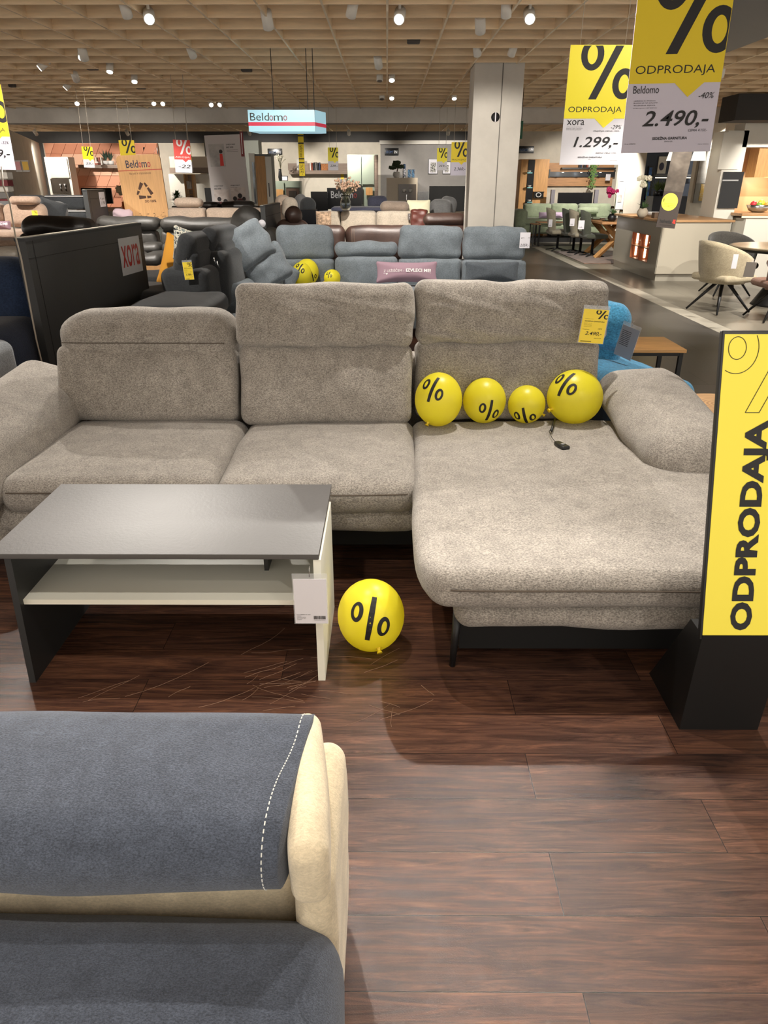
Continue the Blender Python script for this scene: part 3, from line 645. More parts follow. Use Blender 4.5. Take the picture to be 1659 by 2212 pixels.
mk('chaise_pad', B().soft((.75, 1.15, .17), .07, ctr=(gx1+.17, 8.5, .365), n=10, puff=(0, 0, .02)), gr, gs)
mk('chaise_pad', B().soft((.66, .46, .17), .07, ctr=(-1.25, 6.44, .365), n=10, puff=(0, 0, .02)), gr, gs)
mk('chaise_pad', B().soft((.50, 1.95, .17), .07, ctr=(-1.17, 7.66, .365), n=10, puff=(0, 0, .02)), gr, gs)
mk('seat_base', B().box(-1.3, gx1+.5, 7.75, 8.95, .10, .30, bev=.03), gr, gs)
mk('seat_base', B().box(-1.40, -.95, 6.28, 8.95, .10, .30, bev=.03), gr, gs)
mk('back_frame', B().box(-1.6, gx1, 8.8, 9.0, .10, .70, bev=.03), gr, gs)
for x, y in ((-1.35, 6.4), (-1.02, 6.45), (-1.35, 8.85), (gx1+.4, 7.85), (gx1+.4, 8.85)): mk('leg', B().tube([(x, y, .12), (x, y, 0)], .025), blackm, gs)
# the tilted corner back: seen side on, leaning left
def tilted(px, py, Y, size, r, rot, seed, name): 
    b = B().soft(size, r, n=14, puff=(.0, .03, 0), wr=.024, wf=7, seed=seed, rot=Euler(rot)); q = PY(px, py, Y); b.V = [v+q for v in b.V]; mk(name, b, gr, gs)
tilted(537, 530, 7.80, (.46, .19, .40), .06, (-.35, -.42, .62), 60, 'headrest')
tilted(574, 580, 7.86, (.50, .19, .38), .06, (-.35, -.42, .62), 62, 'corner_back')
mk('corner_base', B().soft((.36, 1.0, .46), .08, ctr=(PY(513, 640, 7.7).x+.02, 7.7, .40), n=8, wr=.01, seed=61), gr, gs)
p = PY(592, 596, 8.2); cushion('small blue-grey pillow slumped in the sofa corner, nearer one', gr, p+Vector((-.05, -.25, -.01)), (.40, .16, .30), (-.5, .5, .5), group=None)
cushion('small blue-grey pillow slumped in the sofa corner, farther one beside the balloons', gr, p+Vector((.06, .02, .02)), (.40, .15, .30), (-.45, .6, .2))
def mpil(label, m, xa, ya, xb, yb, Y, tilt=-.25, th=.13):
    a, c = PY(xa, ya, Y), PY(xb, yb, Y); return cushion(label, m, Vector(((a.x+c.x)/2, Y, (a.z+c.z)/2+.01)), (c.x-a.x-.04, th, a.z-c.z-.03), (tilt, 0, 0))
mauve = mat('mauve_cotton', (150, 122, 134), .9)
mp = mpil('mauve pillow with white printed words on the grey sofa', mauve, 812, 566, 945, 614, 8.38)
b = B(); f = lambda u, v: (u, -.065*(1.12-.92*min(1, max(abs(u)/.31, abs(v)/.095))**2.2)-.007, v)
text(b, 'Z LEŽIŠČEM -', -.26, -.005, -.03, .030, f=f); text(b, 'IZVLECI ME!', -.01, -.005, .27, .030, bold=.03, f=f)
b.polys([[(-.26, -.018), (.27, -.018), (.27, -.014), (-.26, -.014)], [(-.24, -.016), (-.21, -.016), (-.225, -.036)]], f)
mk('lettering', b, mat('white_print', (235, 232, 230), .7), mp)
mpil('dark blue-grey lumbar pillow at the right end of the grey sofa', mat('slate_velour', (84, 90, 96), kind='fabric', contrast=.2, scale=2), 1004, 566, 1120, 614, 8.38)
ZB = .455
balloon('yellow balloon in front of the pair at the left of the grey sofa', 652, 593, 22, 25, ZB, (-.15, .65), -.5, 1.15, (0, -.9, -.4))
balloon('larger yellow balloon half hidden behind another on the grey sofa', 664, 588, 25, 27, ZB, (.55, -.45), .3, .9, (.55, -.8, .2))
balloon('small yellow balloon sitting alone on the grey sofa', 718, 600, 18, 17, ZB, (-.45, .45), -.3, .9, (-.9, -.4, .2))
def plate(name, label, x0, y0, x1, y1, Y, m, cat='price tag', dr=None, th=.003, yaw=0, ry=0, group=None, ink_m=None, on=None):
    """thin card facing the camera side, spanned by two photo corners at depth Y"""
    a0, a1, z0, z1 = SPAN(x0, y0, x1, y1, Y); w_, h_ = a1-a0, z1-z0
    t = thing(name, label, cat, ((a0+a1)/2, Y, z0), rz=yaw, ry=ry, group=group)
    mk('card', B().box(-w_/2, w_/2, 0, th, 0, h_), m, t)
    if dr:
        b = B(); b.m = Matrix.Translation((-w_/2, 0, 0)); dr(b, w_, h_)
        if b.V: mk('lettering', b, ink_m or ink, t)
    return t
def l2(b, w_, h_): text(b, '2.059,-', w_*.08, h_*.08, w_*.9, h_*.28, shear=.2); text(b, 'garn.', w_*.12, h_*.6, w_*.45, h_*.68); text(b, '-%', w_*.8, h_*.62, w_*.92, h_*.7)
plate('price_tag', 'white price card pinned to the right headrest of the grey sofa', 1123, 502, 1145, 536, 8.55, paper, dr=l2)

# yellow tag on the taupe sofa headrest
yt = mat('yellow_tag', (246, 216, 62), .5)
def tagprint(price):
    def f(b, w_, h_):
        b.polys(percent(w_*.50, h_*.66, w_*1.02, h_*.90, lim=(0, 0, w_*.96, h_*.88)))
        text(b, 'SEDEŽNA GARNITURA', w_*.12, h_*.575, w_*.88, h_*.61, bold=.02, shear=.15)
        for i in range(4): text(b, ['blago je na', 'zalogi v tej barvi', 'brez dekoracije', 'material tkanina'][i], w_*.12, h_*(.53-.03*i), w_*.42, h_*(.545-.03*i))
        text(b, 'ODPRODAJA', w_*.13, h_*.64, w_*.45, h_*.655); text(b, '-40%', w_*.66, h_*.385, w_*.84, h_*.42, shear=.3); text(b, 'PREJŠNJA', w_*.1, h_*.36, w_*.36, h_*.38)
        text(b, price, w_*.22, h_*.21, w_*.86, h_*.32, shear=.25, bold=.01); text(b, 'cena 4.159', w_*.6, h_*.14, w_*.86, h_*.16)
        for i in range(12): b.polys([[(w_*(.1+.035*i), h_*.04), (w_*(.12+.035*i), h_*.04), (w_*(.12+.035*i), h_*.07), (w_*(.1+.035*i), h_*.07)]])
    return f
a0, a1 = PY(1262, 660, 3.43), PY(1309, 742, 3.43)
pocket('price_tag', 'yellow percent price tag hanging from the right headrest of the taupe sofa', a0.x, a1.x, a1.z, a0.z, 3.43, yt, ry=.07, lines=tagprint('2.490,-'))

# ================= hanging sale signs =================
def hang(label, xl, xr, yb, Y, ratio=1.68, brand='', price='', pct='', top='ODPRODAJA', mainm=None, low=None, ry=0, yaw=0, extra=None, cords=(.15, .85), pink=None, cut=.40):
    a, c = PY(xl, yb, Y), PY(xr, yb, Y); w_ = c.x-a.x; h_ = w_*ratio
    t = thing('hanging_sign', label, 'sign', ((a.x+c.x)/2, Y, a.z), rz=yaw, ry=ry)
    b = B(); b.m = Matrix.Translation((-w_/2, 0, 0)); b.box(0, w_, 0, .003, 0, h_)
    mk('card', b, low or paper, t)
    b = B(); b.m = Matrix.Translation((-w_/2, -.0006, 0)); tip = [(0, h_*cut), (w_*.50, h_*cut), (w_*.66, h_*(cut-.08)), (w_*.82, h_*cut), (w_, h_*cut), (w_, h_), (0, h_)]
    b.polys([tip]); mk('colour_field', b, mainm or yel, t)
    b = B(); b.m = Matrix.Translation((-w_/2, -.0008, 0)); wm = B(); wm.m = b.m
    tgt = wm if pink else b
    tgt.polys(percent(w_*.18, h_*.56, w_*1.08, h_*1.05, lim=(0, 0, w_*.995, h_*.995)))
    text(tgt, top, w_*.06, h_*.44, w_*.92, h_*.50)
    if pink: mk('percent_print', wm, mat('white_print', (235, 232, 230), .7), t)
    if brand: text(b, brand, w_*.06, h_*.345, w_*.34, h_*.388)
    if pct: text(b, pct, w_*.78, h_*.31, w_*.95, h_*.345, shear=.25)
    if price: text(b, price, w_*.2, h_*.14, w_*.93, h_*.245, shear=.22, bold=.012)
    if extra: extra(b, w_, h_)
    if b.V: mk('lettering', b, ink, t)
    for u in cords: mk('cord', B().tube([(w_*(u-.5), .001, h_*.985), (w_*(u-.5)+.004, .001, HL+.06-a.z)], .0013 if Y < 9 else .003, n=4), cordm, t)
    return t
def big1(b, w_, h_):
    for i in range(3): text(b, ['JEDILNI MIZI 45-49 CM', 'BLAGO 100% ZALOGA', 'BREZ DEKORACIJE IZDELKI'][i], w_*.06, h_*(.325-.012*i), w_*(.30+.02*(i % 2)), h_*(.331-.012*i))
    text(b, 'PREJŠNJA CENA 1355,-', w_*.5, h_*.285, w_*.94, h_*.303, shear=.2); text(b, 'REDNA CENA 1255,-', w_*.58, h_*.095, w_*.93, h_*.11, shear=.2)
    text(b, 'SEDEŽNA GARNITURA', w_*.29, h_*.06, w_*.69, h_*.076, bold=.015); text(b, '1004', w_*.47, h_*.045, w_*.51, h_*.052); text(b, 'slika je simbolna', w_*.83, h_*.035, w_*.95, h_*.041)
hang('hanging yellow and white 1.299,- sale sign, the farther of the two big ones', 1208, 1338, 356, 5.4, brand='xora', price='1.299,-', pct='-29%', extra=big1)
def big2(b, w_, h_):
    for i in range(4): text(b, ['LEŽIŠČE IN PREDAL', 'BLAGO JE NA ZALOGI', 'TKANINA RJAVA', 'DOBAVLJIVO V VEČ BARVAH'][i], w_*.08, h_*(.30-.014*i), w_*(.32+.02*(i % 2)), h_*(.308-.014*i))
    text(b, 'CENA 4.153,-', w_*.72, h_*.118, w_*.93, h_*.135, shear=.25); text(b, 'SEDEŽNA GARNITURA', w_*.33, h_*.075, w_*.72, h_*.095, bold=.025); text(b, 'SINOLE (2F)', w_*.47, h_*.058, w_*.56, h_*.068)
    text(b, 'M. art. 00980700', w_*.03, h_*.05, w_*.15, h_*.057); text(b, 'slika je simbolna', w_*.85, h_*.04, w_*.97, h_*.047)
hang('large hanging yellow sale sign priced 2.490,-, cut off by the photo top', 1341, 1532, 329, 3.55, brand='Beldomo', price='2.490,-', pct='-40%', extra=big2, ry=-.02, low=mat('lilac_white_card', (196, 190, 204), .6), mainm=mat('unlit_yellow_card', (222, 196, 30), .6))  # darker yellow card colour: the sign's unlit look is painted in
hang('hanging yellow sale sign cut off by the left edge of the photo', -62, 33, 366, 6.6, price='1.729,-', pct='-32%', ry=.02, low=mat('lilac_white_card', (196, 190, 204), .6), mainm=mat('unlit_yellow_card', (222, 196, 30), .6))
hang('small hanging yellow and white sign before the pink patterned wall', 181, 204, 362, 12.5, price='25,-', top='', ry=.03, ratio=1.75)
hang('hanging red and white sign reading minus 22', 379, 415, 373, 11.0, top='AKCIJA', mainm=red, pink=True, ratio=1.75, ry=.03, price='-22')
hang('small hanging yellow sign over the books on the oak wall shelf', 709, 731, 368, 15.0, price='229,-', top='', ratio=2.0, ry=.01)
hang('small hanging yellow sign left of the 2.360,- one, before the framed prints', 943, 965, 368, 15.0, price='259,-', top='', ratio=1.95)
hang('hanging yellow and lilac sign priced 2.360,- left of the column', 973, 1007, 379, 14.0, top='PRAZNUJMO', price='2.360,-', ratio=1.88, low=mat('lilac_white_card', (196, 190, 204), .6), mainm=mat('unlit_yellow_card', (222, 196, 30), .6))
hang('hanging yellow percent sign behind the wooden recycling board', 264, 297, 366, 13.4, top='', ratio=1.7, mainm=mat('unlit_yellow_card', (222, 196, 30), .6))
# narrow sign seen almost edge on
t = plate('hanging_sign', 'tall narrow yellow hanging strip below the illuminated box sign', 645, 290, 657, 383, 13.0, mat('unlit_yellow_card', (222, 196, 30), .6), cat='sign', dr=lambda b, w_, h_: [b.polys([[(0, h_*q), (w_, h_*q), (w_, h_*(q+.03)), (0, h_*(q+.03))]]) for q in (0, .33, .42, .78, .95)]+[text(b, 'AKCIJA', w_*.25, h_*.47, w_*.75, h_*.75, rot90=True), text(b, '-25%', w_*.25, h_*.06, w_*.75, h_*.3, rot90=True)])
mk('cord', B().tube([(0, .001, .76), (0, .001, 1.05)], .003, n=4), cordm, t)
# pole for the left sign: thin bent pale rod
lr = B().tube([PY(2, 360, 5.0), PY(5, 400, 4.95), PY(20, 440, 4.9), PY(32, 510, 4.85), PY(45, 560, 4.82), PY(62, 650, 4.80), PY(78, 735, 4.8)]+[Vector((PY(85, 735, 4.8).x, 4.8, .02))], .005, n=6)
single('sign_pole', lr, cordm, 'thin bent pale metal pole beside the dark divider at left', 'pole')

# ================= illuminated box sign =================
lb = thing('light_box', 'illuminated pale blue box sign with a red stripe hanging from the ceiling', 'sign', (PY(615, 270, 8.6).x, 8.6, 2.1))
glow = mat('lit_pale_blue', (176, 222, 236), .4, 'emit', e=.62); redl = mat('lit_red_stripe', (214, 30, 70), .4, 'emit', e=.55)
x0, x1, z0, z1 = SPAN(536, 237, 680, 284, 8.6); x2 = PY(704, 265, 8.95).x; 
poly = [(x0, 8.6), (x1, 8.6), (x2, 8.95), (x2-.06, 9.0), (x0+.05, 9.0)]
mk('box', B().prism(poly, z0, z1, 'xy'), glow, lb)
zs = z0+(z1-z0)*.26
for (a, c) in ((poly[0], poly[1]), (poly[1], poly[2])):
    d = Vector((c[0]-a[0], c[1]-a[1], 0)); nrm = Vector((d.y, -d.x, 0)).normalized()*.002
    b = B(); P4 = [Vector((a[0], a[1], zs)), Vector((c[0], c[1], zs)), Vector((c[0], c[1], zs+.035)), Vector((a[0], a[1], zs+.035))]; b.add([v+nrm for v in P4], [(0, 1, 2, 3)]); mk('red_stripe', b, redl, lb)
b = B(); wl_ = x1-x0; text(b, 'Beld', x0+wl_*.03, z0+(z1-z0)*.50, x0+wl_*.315, z0+(z1-z0)*.86, f=lambda u, v: (u, 8.597, v)); text(b, 'm', x0+wl_*.385, z0+(z1-z0)*.50, x0+wl_*.52, z0+(z1-z0)*.74, f=lambda u, v: (u, 8.597, v)); mk('lettering', b, ink, lb)
b = B(); text(b, 'o', x0+wl_*.32, z0+(z1-z0)*.50, x0+wl_*.375, z0+(z1-z0)*.74, f=lambda u, v: (u, 8.597, v)); text(b, 'o', x0+wl_*.53, z0+(z1-z0)*.50, x0+wl_*.585, z0+(z1-z0)*.74, f=lambda u, v: (u, 8.597, v)); mk('lettering', b, mat('dark_red_ink', (110, 16, 36), .5), lb)
for x in (x0+.25, x0+.62, x1-.02): mk('cable', B().tube([(x, 8.8, z1-.005), (x, 8.8, HL+.05)], .004, n=5), blackm, lb)
b = B().box(x1-.001, x1+.002, 8.596, 8.6, z0, z1); mk('seam', b, mat('grey_seam', (90, 100, 104), .6), lb)

# ================= dark dividers =================
dv = mat('anthracite_board', (50, 51, 51), .55, 'slab'); dve = mat('anthracite_edge', (38, 40, 42), .6); pal = mat('pale_top_edge', (176, 170, 158), .6)
def divider(label, xa, ya, Ya, xb, Yb, H=None, th=.07):
    a = PY(xa, ya, Ya); b_ = PY(xb, 475, Yb); H = H or a.z; v = Vector((b_.x-a.x, Yb-Ya, 0)); L_ = v.length
    t = thing('divider_panel', label, 'divider', (a.x, Ya, 0), rz=math.atan2(v.y, v.x))
    mk('board', B().box(.0, L_, 0, th, 0, H-.02), dv, t)
    mk('top_edge', B().box(-.006, L_+.006, -.004, th+.004, H-.02, H), dve, t)
    mk('top_strip', B().box(0, L_, th*.35, th, H, H+.004), pal, t)
    b = B()
    for z in (H-.13, H-.85): b.box(-.002, L_, -.0015, 0, z, z+.004)
    b.box(.085, .09, -.0015, 0, 0, H-.02); mk('grooves', b, mat('groove_black', (16, 16, 17), .8), t)
    return t, L_, H
t, L_, H = divider('large anthracite divider with a red lettered card, behind the taupe sofa', 52, 515, 5.0, 302, 6.9)
card = thing('logo_card', 'white card with red lettering on the large anthracite divider', 'card', (t.location.x, t.location.y, 0), rz=t.rotation_euler[2])
mk('card', B().box(L_-.52, L_-.09, -.004, -.0016, H-.40, H-.10), mat('silver_card', (190, 192, 196), .4), card)
b = B(); text(b, 'xora', L_-.49, H-.34, L_-.13, H-.16, f=lambda u, v: (u, -.005, v), bold=.008); mk('lettering', b, mat('red_ink', (170, 40, 36), .5), card)
t, L_, H = divider('smaller anthracite divider behind the dark sofas, white card near its top', 187, 415, 12.0, 236, 12.9, H=1.42)
card = thing('info_card', 'white card on the smaller anthracite divider', 'card', (t.location.x, t.location.y, 0), rz=t.rotation_euler[2])
mk('card', B().box(L_-.36, L_-.08, -.004, -.0016, H-.26, H-.04), paper, card)
b = B(); text(b, 'M. garn', L_-.33, H-.16, L_-.12, H-.12, f=lambda u, v: (u, -.005, v)); text(b, '2.190', L_-.33, H-.22, L_-.12, H-.18, f=lambda u, v: (u, -.005, v)); mk('lettering', b, ink, card)
divider('dark brown divider just left of the grey sofa headrests', 572, 444, 9.6, 607, 10.9, th=.06)

# ================= dark blue armchair, left edge =================
nb = mat('navy_weave', (44, 58, 84), kind='fabric', contrast=.25, scale=2)
t = thing('armchair', 'dark navy blue armchair at the left edge behind the taupe sofa', 'armchair', (-2.95, 5.0, 0))
mk('armrest', B().soft((.42, .95, .60), .09, ctr=(-2.72, 4.90, .36), n=8, wr=.01, seed=70, puff=(.02, .02, .02)), nb, t)
mk('back_cushion', B().soft((.62, .30, .66), .13, ctr=(-2.83, 5.32, .72), n=10, wr=.012, seed=71, puff=(.02, .02, .02)), nb, t)
mk('seat_cushion', B().soft((.7, .8, .2), .08, ctr=(-3.15, 4.95, .42), n=6), nb, t)
mk('base', B().box(-3.5, -2.45, 4.55, 5.4, .04, .3, bev=.04), nb, t)
t = thing('armchair', 'light grey armchair corner at the far left edge beside the taupe armrest', 'armchair', (-2.6, 4.3, 0))
lg = mat('light_grey_weave', (130, 134, 138), kind='fabric', contrast=.2, scale=2)
mk('armrest', B().soft((.5, .4, .62), .07, ctr=(-2.60, 4.32, .34), n=6), lg, t); mk('base', B().box(-2.8, -2.4, 4.15, 4.5, 0, .3, bev=.03), lg, t)

# ================= turquoise armchair, oak side table, log stool =================
tq = mat('turquoise_boucle', (70, 140, 178), kind='fabric', contrast=.35, scale=2.5, bd=.005)
t = thing('armchair', 'turquoise blue chair with long seat behind the right end of the taupe sofa', 'armchair', (1.73, 4.78, 0), rz=0)
mk('headrest', B().soft((.52, .20, .30), .085, ctr=(-.37, .12, .675), n=10, wr=.016, seed=80, rot=Euler((.15, .12, -.1)), puff=(.02, .02, .02)), tq, t)
mk('backrest', B().soft((.52, .22, .30), .08, ctr=(-.38, .16, .42), n=10, wr=.012, seed=81, rot=Euler((0, .05, -.1))), tq, t)
mk('seat', B().soft((.62, 1.10, .17), .082, ctr=(-.20, .06, .33), n=12, puff=(0, 0, .03), wr=.012, seed=82, rot=Euler((0, .10, .28))), tq, t)
mk('base', B().soft((.50, .9, .2), .05, ctr=(-.22, .06, .20), n=3, rot=Euler((0, 0, .28))), mat('dark_teal_base', (16, 40, 56), .8), t)
for x, y in ((-.4, .35), (.05, -.2), (-.25, -.3), (-.1, .4)): mk('leg', B().tube([(x, y, .15), (x, y, 0)], .018), blackm, t)
a0, a1 = PY(1350, 700, 4.7), PY(1369, 776, 4.7)
def l3(b, w_, h_):
    for i in range(9): b.polys([[(w_*.1, h_*(.75-.05*i)), (w_*.6, h_*(.75-.05*i)), (w_*.6, h_*(.765-.05*i)), (w_*.1, h_*(.765-.05*i))]])
pocket('price_tag', 'grey clear pocket tag hanging at the turquoise chair', a0.x-.02, a1.x+.03, a1.z, a0.z, 4.7, mat('grey_card', (150, 152, 160), .5), yaw=-.9, ry=.2, lines=l3)
oak = mat('oak_board', (196, 148, 92), .5, 'wood', axis='x'); blk = mat('black_steel', (26, 26, 26), .5)
P1, P2, P3 = PZ(1350, 755, .38), PZ(1484, 755, .38), PZ(1440, 727, .38)
t = thing('side_table', 'oak topped side table with black steel frame behind the turquoise chair', 'table', (P1.x+.3, P1.y+.2, 0))
X0, X1, Y0, Y1 = P1.x-.05, P2.x, P1.y, P3.y
mk('tabletop', B().box(X0, X1, Y0, Y1, .355, .38, bev=.002), oak, t)
for x in (X0+.03, X1-.03):
    for y in (Y0+.03, Y1-.05): mk('leg', B().box(x-.015, x+.015, y-.015, y+.015, 0, .355), blk, t)
for y in (Y0+.03, Y1-.05): mk('rail', B().box(X0+.03, X1-.03, y-.012, y+.012, .328, .355), blk, t)
mk('rail', B().box(X0+.03, X1-.03, Y0+.018, Y0+.042, .01, .03), blk, t)
P1 = PZ(1548, 872, .40)
def rings_mat():
    m = mat('end_grain', (196, 154, 108), .6); nt = m.node_tree; N = nt.nodes; L = nt.links
    tc = N.new('ShaderNodeTexCoord'); wv = N.new('ShaderNodeTexWave'); wv.wave_type = 'RINGS'; wv.rings_direction = 'Z'; wv.inputs['Scale'].default_value = 14; wv.inputs['Distortion'].default_value = 1.5
    r = N.new('ShaderNodeValToRGB'); r.color_ramp.elements[0].color = lin((176, 132, 88)); r.color_ramp.elements[1].color = lin((206, 166, 118)); L.new(tc.outputs['Object'], wv.inputs[0]); L.new(wv.outputs[1], r.inputs[0]); L.new(r.outputs[0], N['Principled BSDF'].inputs[0]); return m
b = B().lathe([(.13, 0), (.15, .02), (.22, .30), (.235, .36), (.232, .392), (.222, .40)], c=(P1.x+.02, P1.y, 0), n=40)
single('log_stool', b, rings_mat(), 'round wooden log stool between the taupe armrest and the yellow floor sign', 'stool')
# ================= helpers for things spanned by photo corners =================
def pb(t, name, m, x0, y0, x1, y1, Y, dep, bev=0, ground=False, soft=None, wr=.01, puff=.02):
    a0, a1, z0, z1 = SPAN(x0, y0, x1, y1, Y)
    if ground: z0 = 0
    b = B()
    if soft: b.soft((a1-a0, dep, z1-z0), soft, ctr=((a0+a1)/2, Y+dep/2, (z0+z1)/2), n=6, puff=(0, puff, puff*.4), wr=wr, seed=x0)
    else: b.box(a0, a1, Y, Y+dep, z0, z1, bev=bev)
    return mk(name, b, m, t)
def root(name, label, cat, x, y, Y, group=None, z=None):
    p = PY(x, y, Y); return thing(name, label, cat, (p.x, Y, 0 if z is None else z), group=group)
def qb(name, label, cat, m, x0, y0, x1, y1, Y, dep, group=None, **k):
    t = root(name, label, cat, (x0+x1)/2, y1, Y, group, z=0 if k.get('ground') else PY(x0, y1, Y).z); pb(t, k.pop('part', 'body'), m, x0, y0, x1, y1, Y, dep, **k); return t
blkl = mat('black_leather', (36, 33, 31), .38, 'leather'); dkl = mat('charcoal_leather', (58, 56, 53), .45, 'leather'); brl = mat('brown_leather', (58, 42, 36), .4, 'leather')
dkf = mat('charcoal_weave', (52, 54, 56), kind='fabric', contrast=.15, scale=3); bgf = mat('beige_weave', (196, 176, 158), kind='fabric', contrast=.12, scale=3); bgd = mat('dusty_beige_weave', (166, 142, 124), kind='fabric', contrast=.15, scale=3)
oatm = mat('oatmeal_weave', (186, 174, 158), kind='fabric', contrast=.14, scale=3); taup = mat('mid_taupe_weave', (128, 114, 102), kind='fabric', contrast=.14, scale=3); greyf = mat('mid_grey_weave', (106, 106, 106), kind='fabric', contrast=.14, scale=3)
lavf = mat('lavender_grey_velour', (96, 98, 118), kind='fabric', contrast=.14, scale=3); sage = mat('sage_lacquer', (140, 150, 134), .5); creamc = mat('cream_lacquer', (206, 192, 170), .5)
tvm = mat('tv_black', (16, 17, 20), .22); wht = mat('white_lacquer', (222, 218, 206), .4); oakb = mat('warm_oak', (196, 146, 88), .55, 'wood', axis='z'); oakx = mat('warm_oak_flat', (190, 140, 92), .55, 'wood', axis='x')
grs = mat('grey_oak', (140, 122, 108), .6, 'wood', axis='x'); leafm = mat('leaf_green', (58, 84, 44), .6); leafb = mat('blue_green_leaf', (70, 92, 78), .6); potw = mat('white_pot', (210, 208, 204), .5); glassd = mat('smoked_glass', (60, 54, 48), .12)

# ================= dark sofa seen from its side, with tag and pillows =================
t = root('corner_sofa', 'charcoal corner sofa seen from its side, mustard pillow and yellow tag on it', 'sofa', 440, 620, 7.0)
p = PY(440, 570, 7.0)
def at_(px, py, Y, size, r, rot, name, m=dkf, wr=.01, n=8, puff=.02, tt=None, seed=0):
    q = PY(px, py, Y); b = B().soft(size, r, n=n, wr=wr, seed=seed+px, rot=Euler(rot), puff=(puff*.5, puff, puff*.5)); b.V = [v+q for v in b.V]; return mk(name, b, m, tt or t)
at_(430, 537, 7.18, (.17, .80, .30), .07, (0, .30, -.12), 'headrest'); at_(474, 520, 7.55, (.17, .78, .28), .07, (0, .30, -.12), 'headrest')
at_(430, 577, 7.2, (.24, .80, .42), .07, (0, .20, -.12), 'back_cushion'); at_(476, 558, 7.6, (.24, .78, .40), .07, (0, .20, -.12), 'back_cushion')
at_(432, 632, 7.15, (.44, .80, .52), .08, (0, 0, -.12), 'armrest', n=10); at_(486, 594, 7.6, (.36, 1.0, .52), .08, (0, 0, -.12), 'armrest', n=10)
at_(388, 668, 6.35, (.66, .9, .18), .08, (0, 0, -.05), 'seat_cushion', puff=.04); at_(352, 640, 7.1, (.9, .8, .18), .08, (0, 0, 0), 'seat_cushion', puff=.03); at_(350, 610, 7.9, (.9, .8, .18), .08, (0, 0, 0), 'seat_cushion', puff=.03)
mk('base', B().box(-2.12, -1.66, 6.0, 8.2, 0.04, .30, bev=.03), dkf, t)
for i, (u, v) in enumerate(((463, 563), (470, 571))): q = PY(u, v, 6.9); mk('hinge', B().tube([q+Vector((0, 0, .03)), q, q+Vector((.01, 0, -.03))], .006), chrome, t)
cushion('mustard yellow pillow propped against the charcoal sofa back', mat('mustard_cloth', (214, 150, 50), .9), PY(376, 566, 7.35), (.26, .13, .46), (-.15, .30, -.3)); C.objects[-1]
q = PY(402, 532, 7.2); cushion('black and white patterned pillow peeking over the mustard one', mat('patterned_cloth', (200, 196, 180), .9, 'photo', sc=30, hard=True, cols=[(40, 44, 48), (210, 206, 190), (120, 130, 130), (220, 216, 200)]), q, (.30, .12, .30), (0, .2, -.5))
a0, a1 = PY(392, 562, 6.70), PY(418, 605, 6.70)
pocket('price_tag', 'yellow percent price tag on the arm of the charcoal corner sofa', a0.x, a1.x, a1.z, a0.z, 6.70, yt, ry=-.06, lines=tagprint('1.789,-'))
q = PZ(352, 642, .475); tr = thing('brochure_tray', 'white tray with brochures on the charcoal seat behind the taupe sofa', 'tray', q, rz=.35)
mk('tray', B().box(-.30, .20, -.07, .07, 0, .016, bev=.006), wht, tr); mk('brochure', B().box(-.28, -.05, -.06, .05, .017, .022), mat('printed_paper', (206, 170, 150), .6, 'photo', sc=25, cols=[(220, 210, 200), (196, 130, 110), (230, 220, 210)]), tr)

# ================= long charcoal sofa group behind =================
t = root('sofa', 'long charcoal leather sofa with wide padded headrests, behind the mustard pillow', 'sofa', 400, 560, 9.9)
for i, (xa, xb) in enumerate(((203, 341), (342, 528))):
    pb(t, 'headrest', dkl, xa, 470, xb, 500, 9.9, .26, soft=.09, wr=.03); pb(t, 'back_cushion', dkl, xa+3, 498, xb-4, 534, 9.95, .24, soft=.06)
for xa, xb in ((200, 297), (298, 345), (346, 440), (441, 525)):
    pb(t, 'lumbar_cushion', dkl, xa, 526, xb-1, 552, 9.7, .3, soft=.07); pb(t, 'seat_cushion', dkl, xa, 551, xb-1, 575, 9.2, .75, soft=.07)
mk('base', B().box(PY(203, 560, 9.5).x, PY(528, 560, 9.5).x, 9.2, 10.1, .03, .30, bev=.03), dkl, t)
p = PY(541, 470, 9.8); b = B().ball((0, 0, 0), (.16, .2, .17), n=20); b.V = [v+p+Vector((-.03, 0, 0)) for v in b.V]
t = root('armchair', 'dark olive leather recliner with drooping headrest left of the brown divider', 'armchair', 541, 500, 9.8)
at_(535, 480, 9.8, (.36, .26, .34), .12, (0, .35, 0), 'headrest', dkl, wr=.03, tt=t); at_(560, 510, 9.7, (.5, .5, .24), .1, (0, .2, 0), 'armrest', dkl, wr=.02, tt=t); mk('base', B().box(-1.86, -1.66, 9.4, 10.0, 0, .68, bev=.05), dkl, t)
q = PY(566, 483, 9.4); rt = thing('round_tag', 'small white round tag on the olive leather recliner', 'price tag', q, rz=0); mk('disc', B().at((0, 0, 0), rx=PI/2).lathe([(.045, -.002), (.045, .002)], n=20), paper, rt)

t = root('sofa', 'black leather sofa backrest roll above the large anthracite divider', 'sofa', 110, 500, 8.4)
pb(t, 'headrest', blkl, 35, 470, 195, 512, 8.4, .3, soft=.1, wr=.03); pb(t, 'back', blkl, 40, 505, 190, 560, 8.45, .3, soft=.06); mk('base', B().box(PY(35, 500, 8.4).x, PY(190, 500, 8.4).x, 7.7, 8.8, .05, .42, bev=.04), blkl, t)
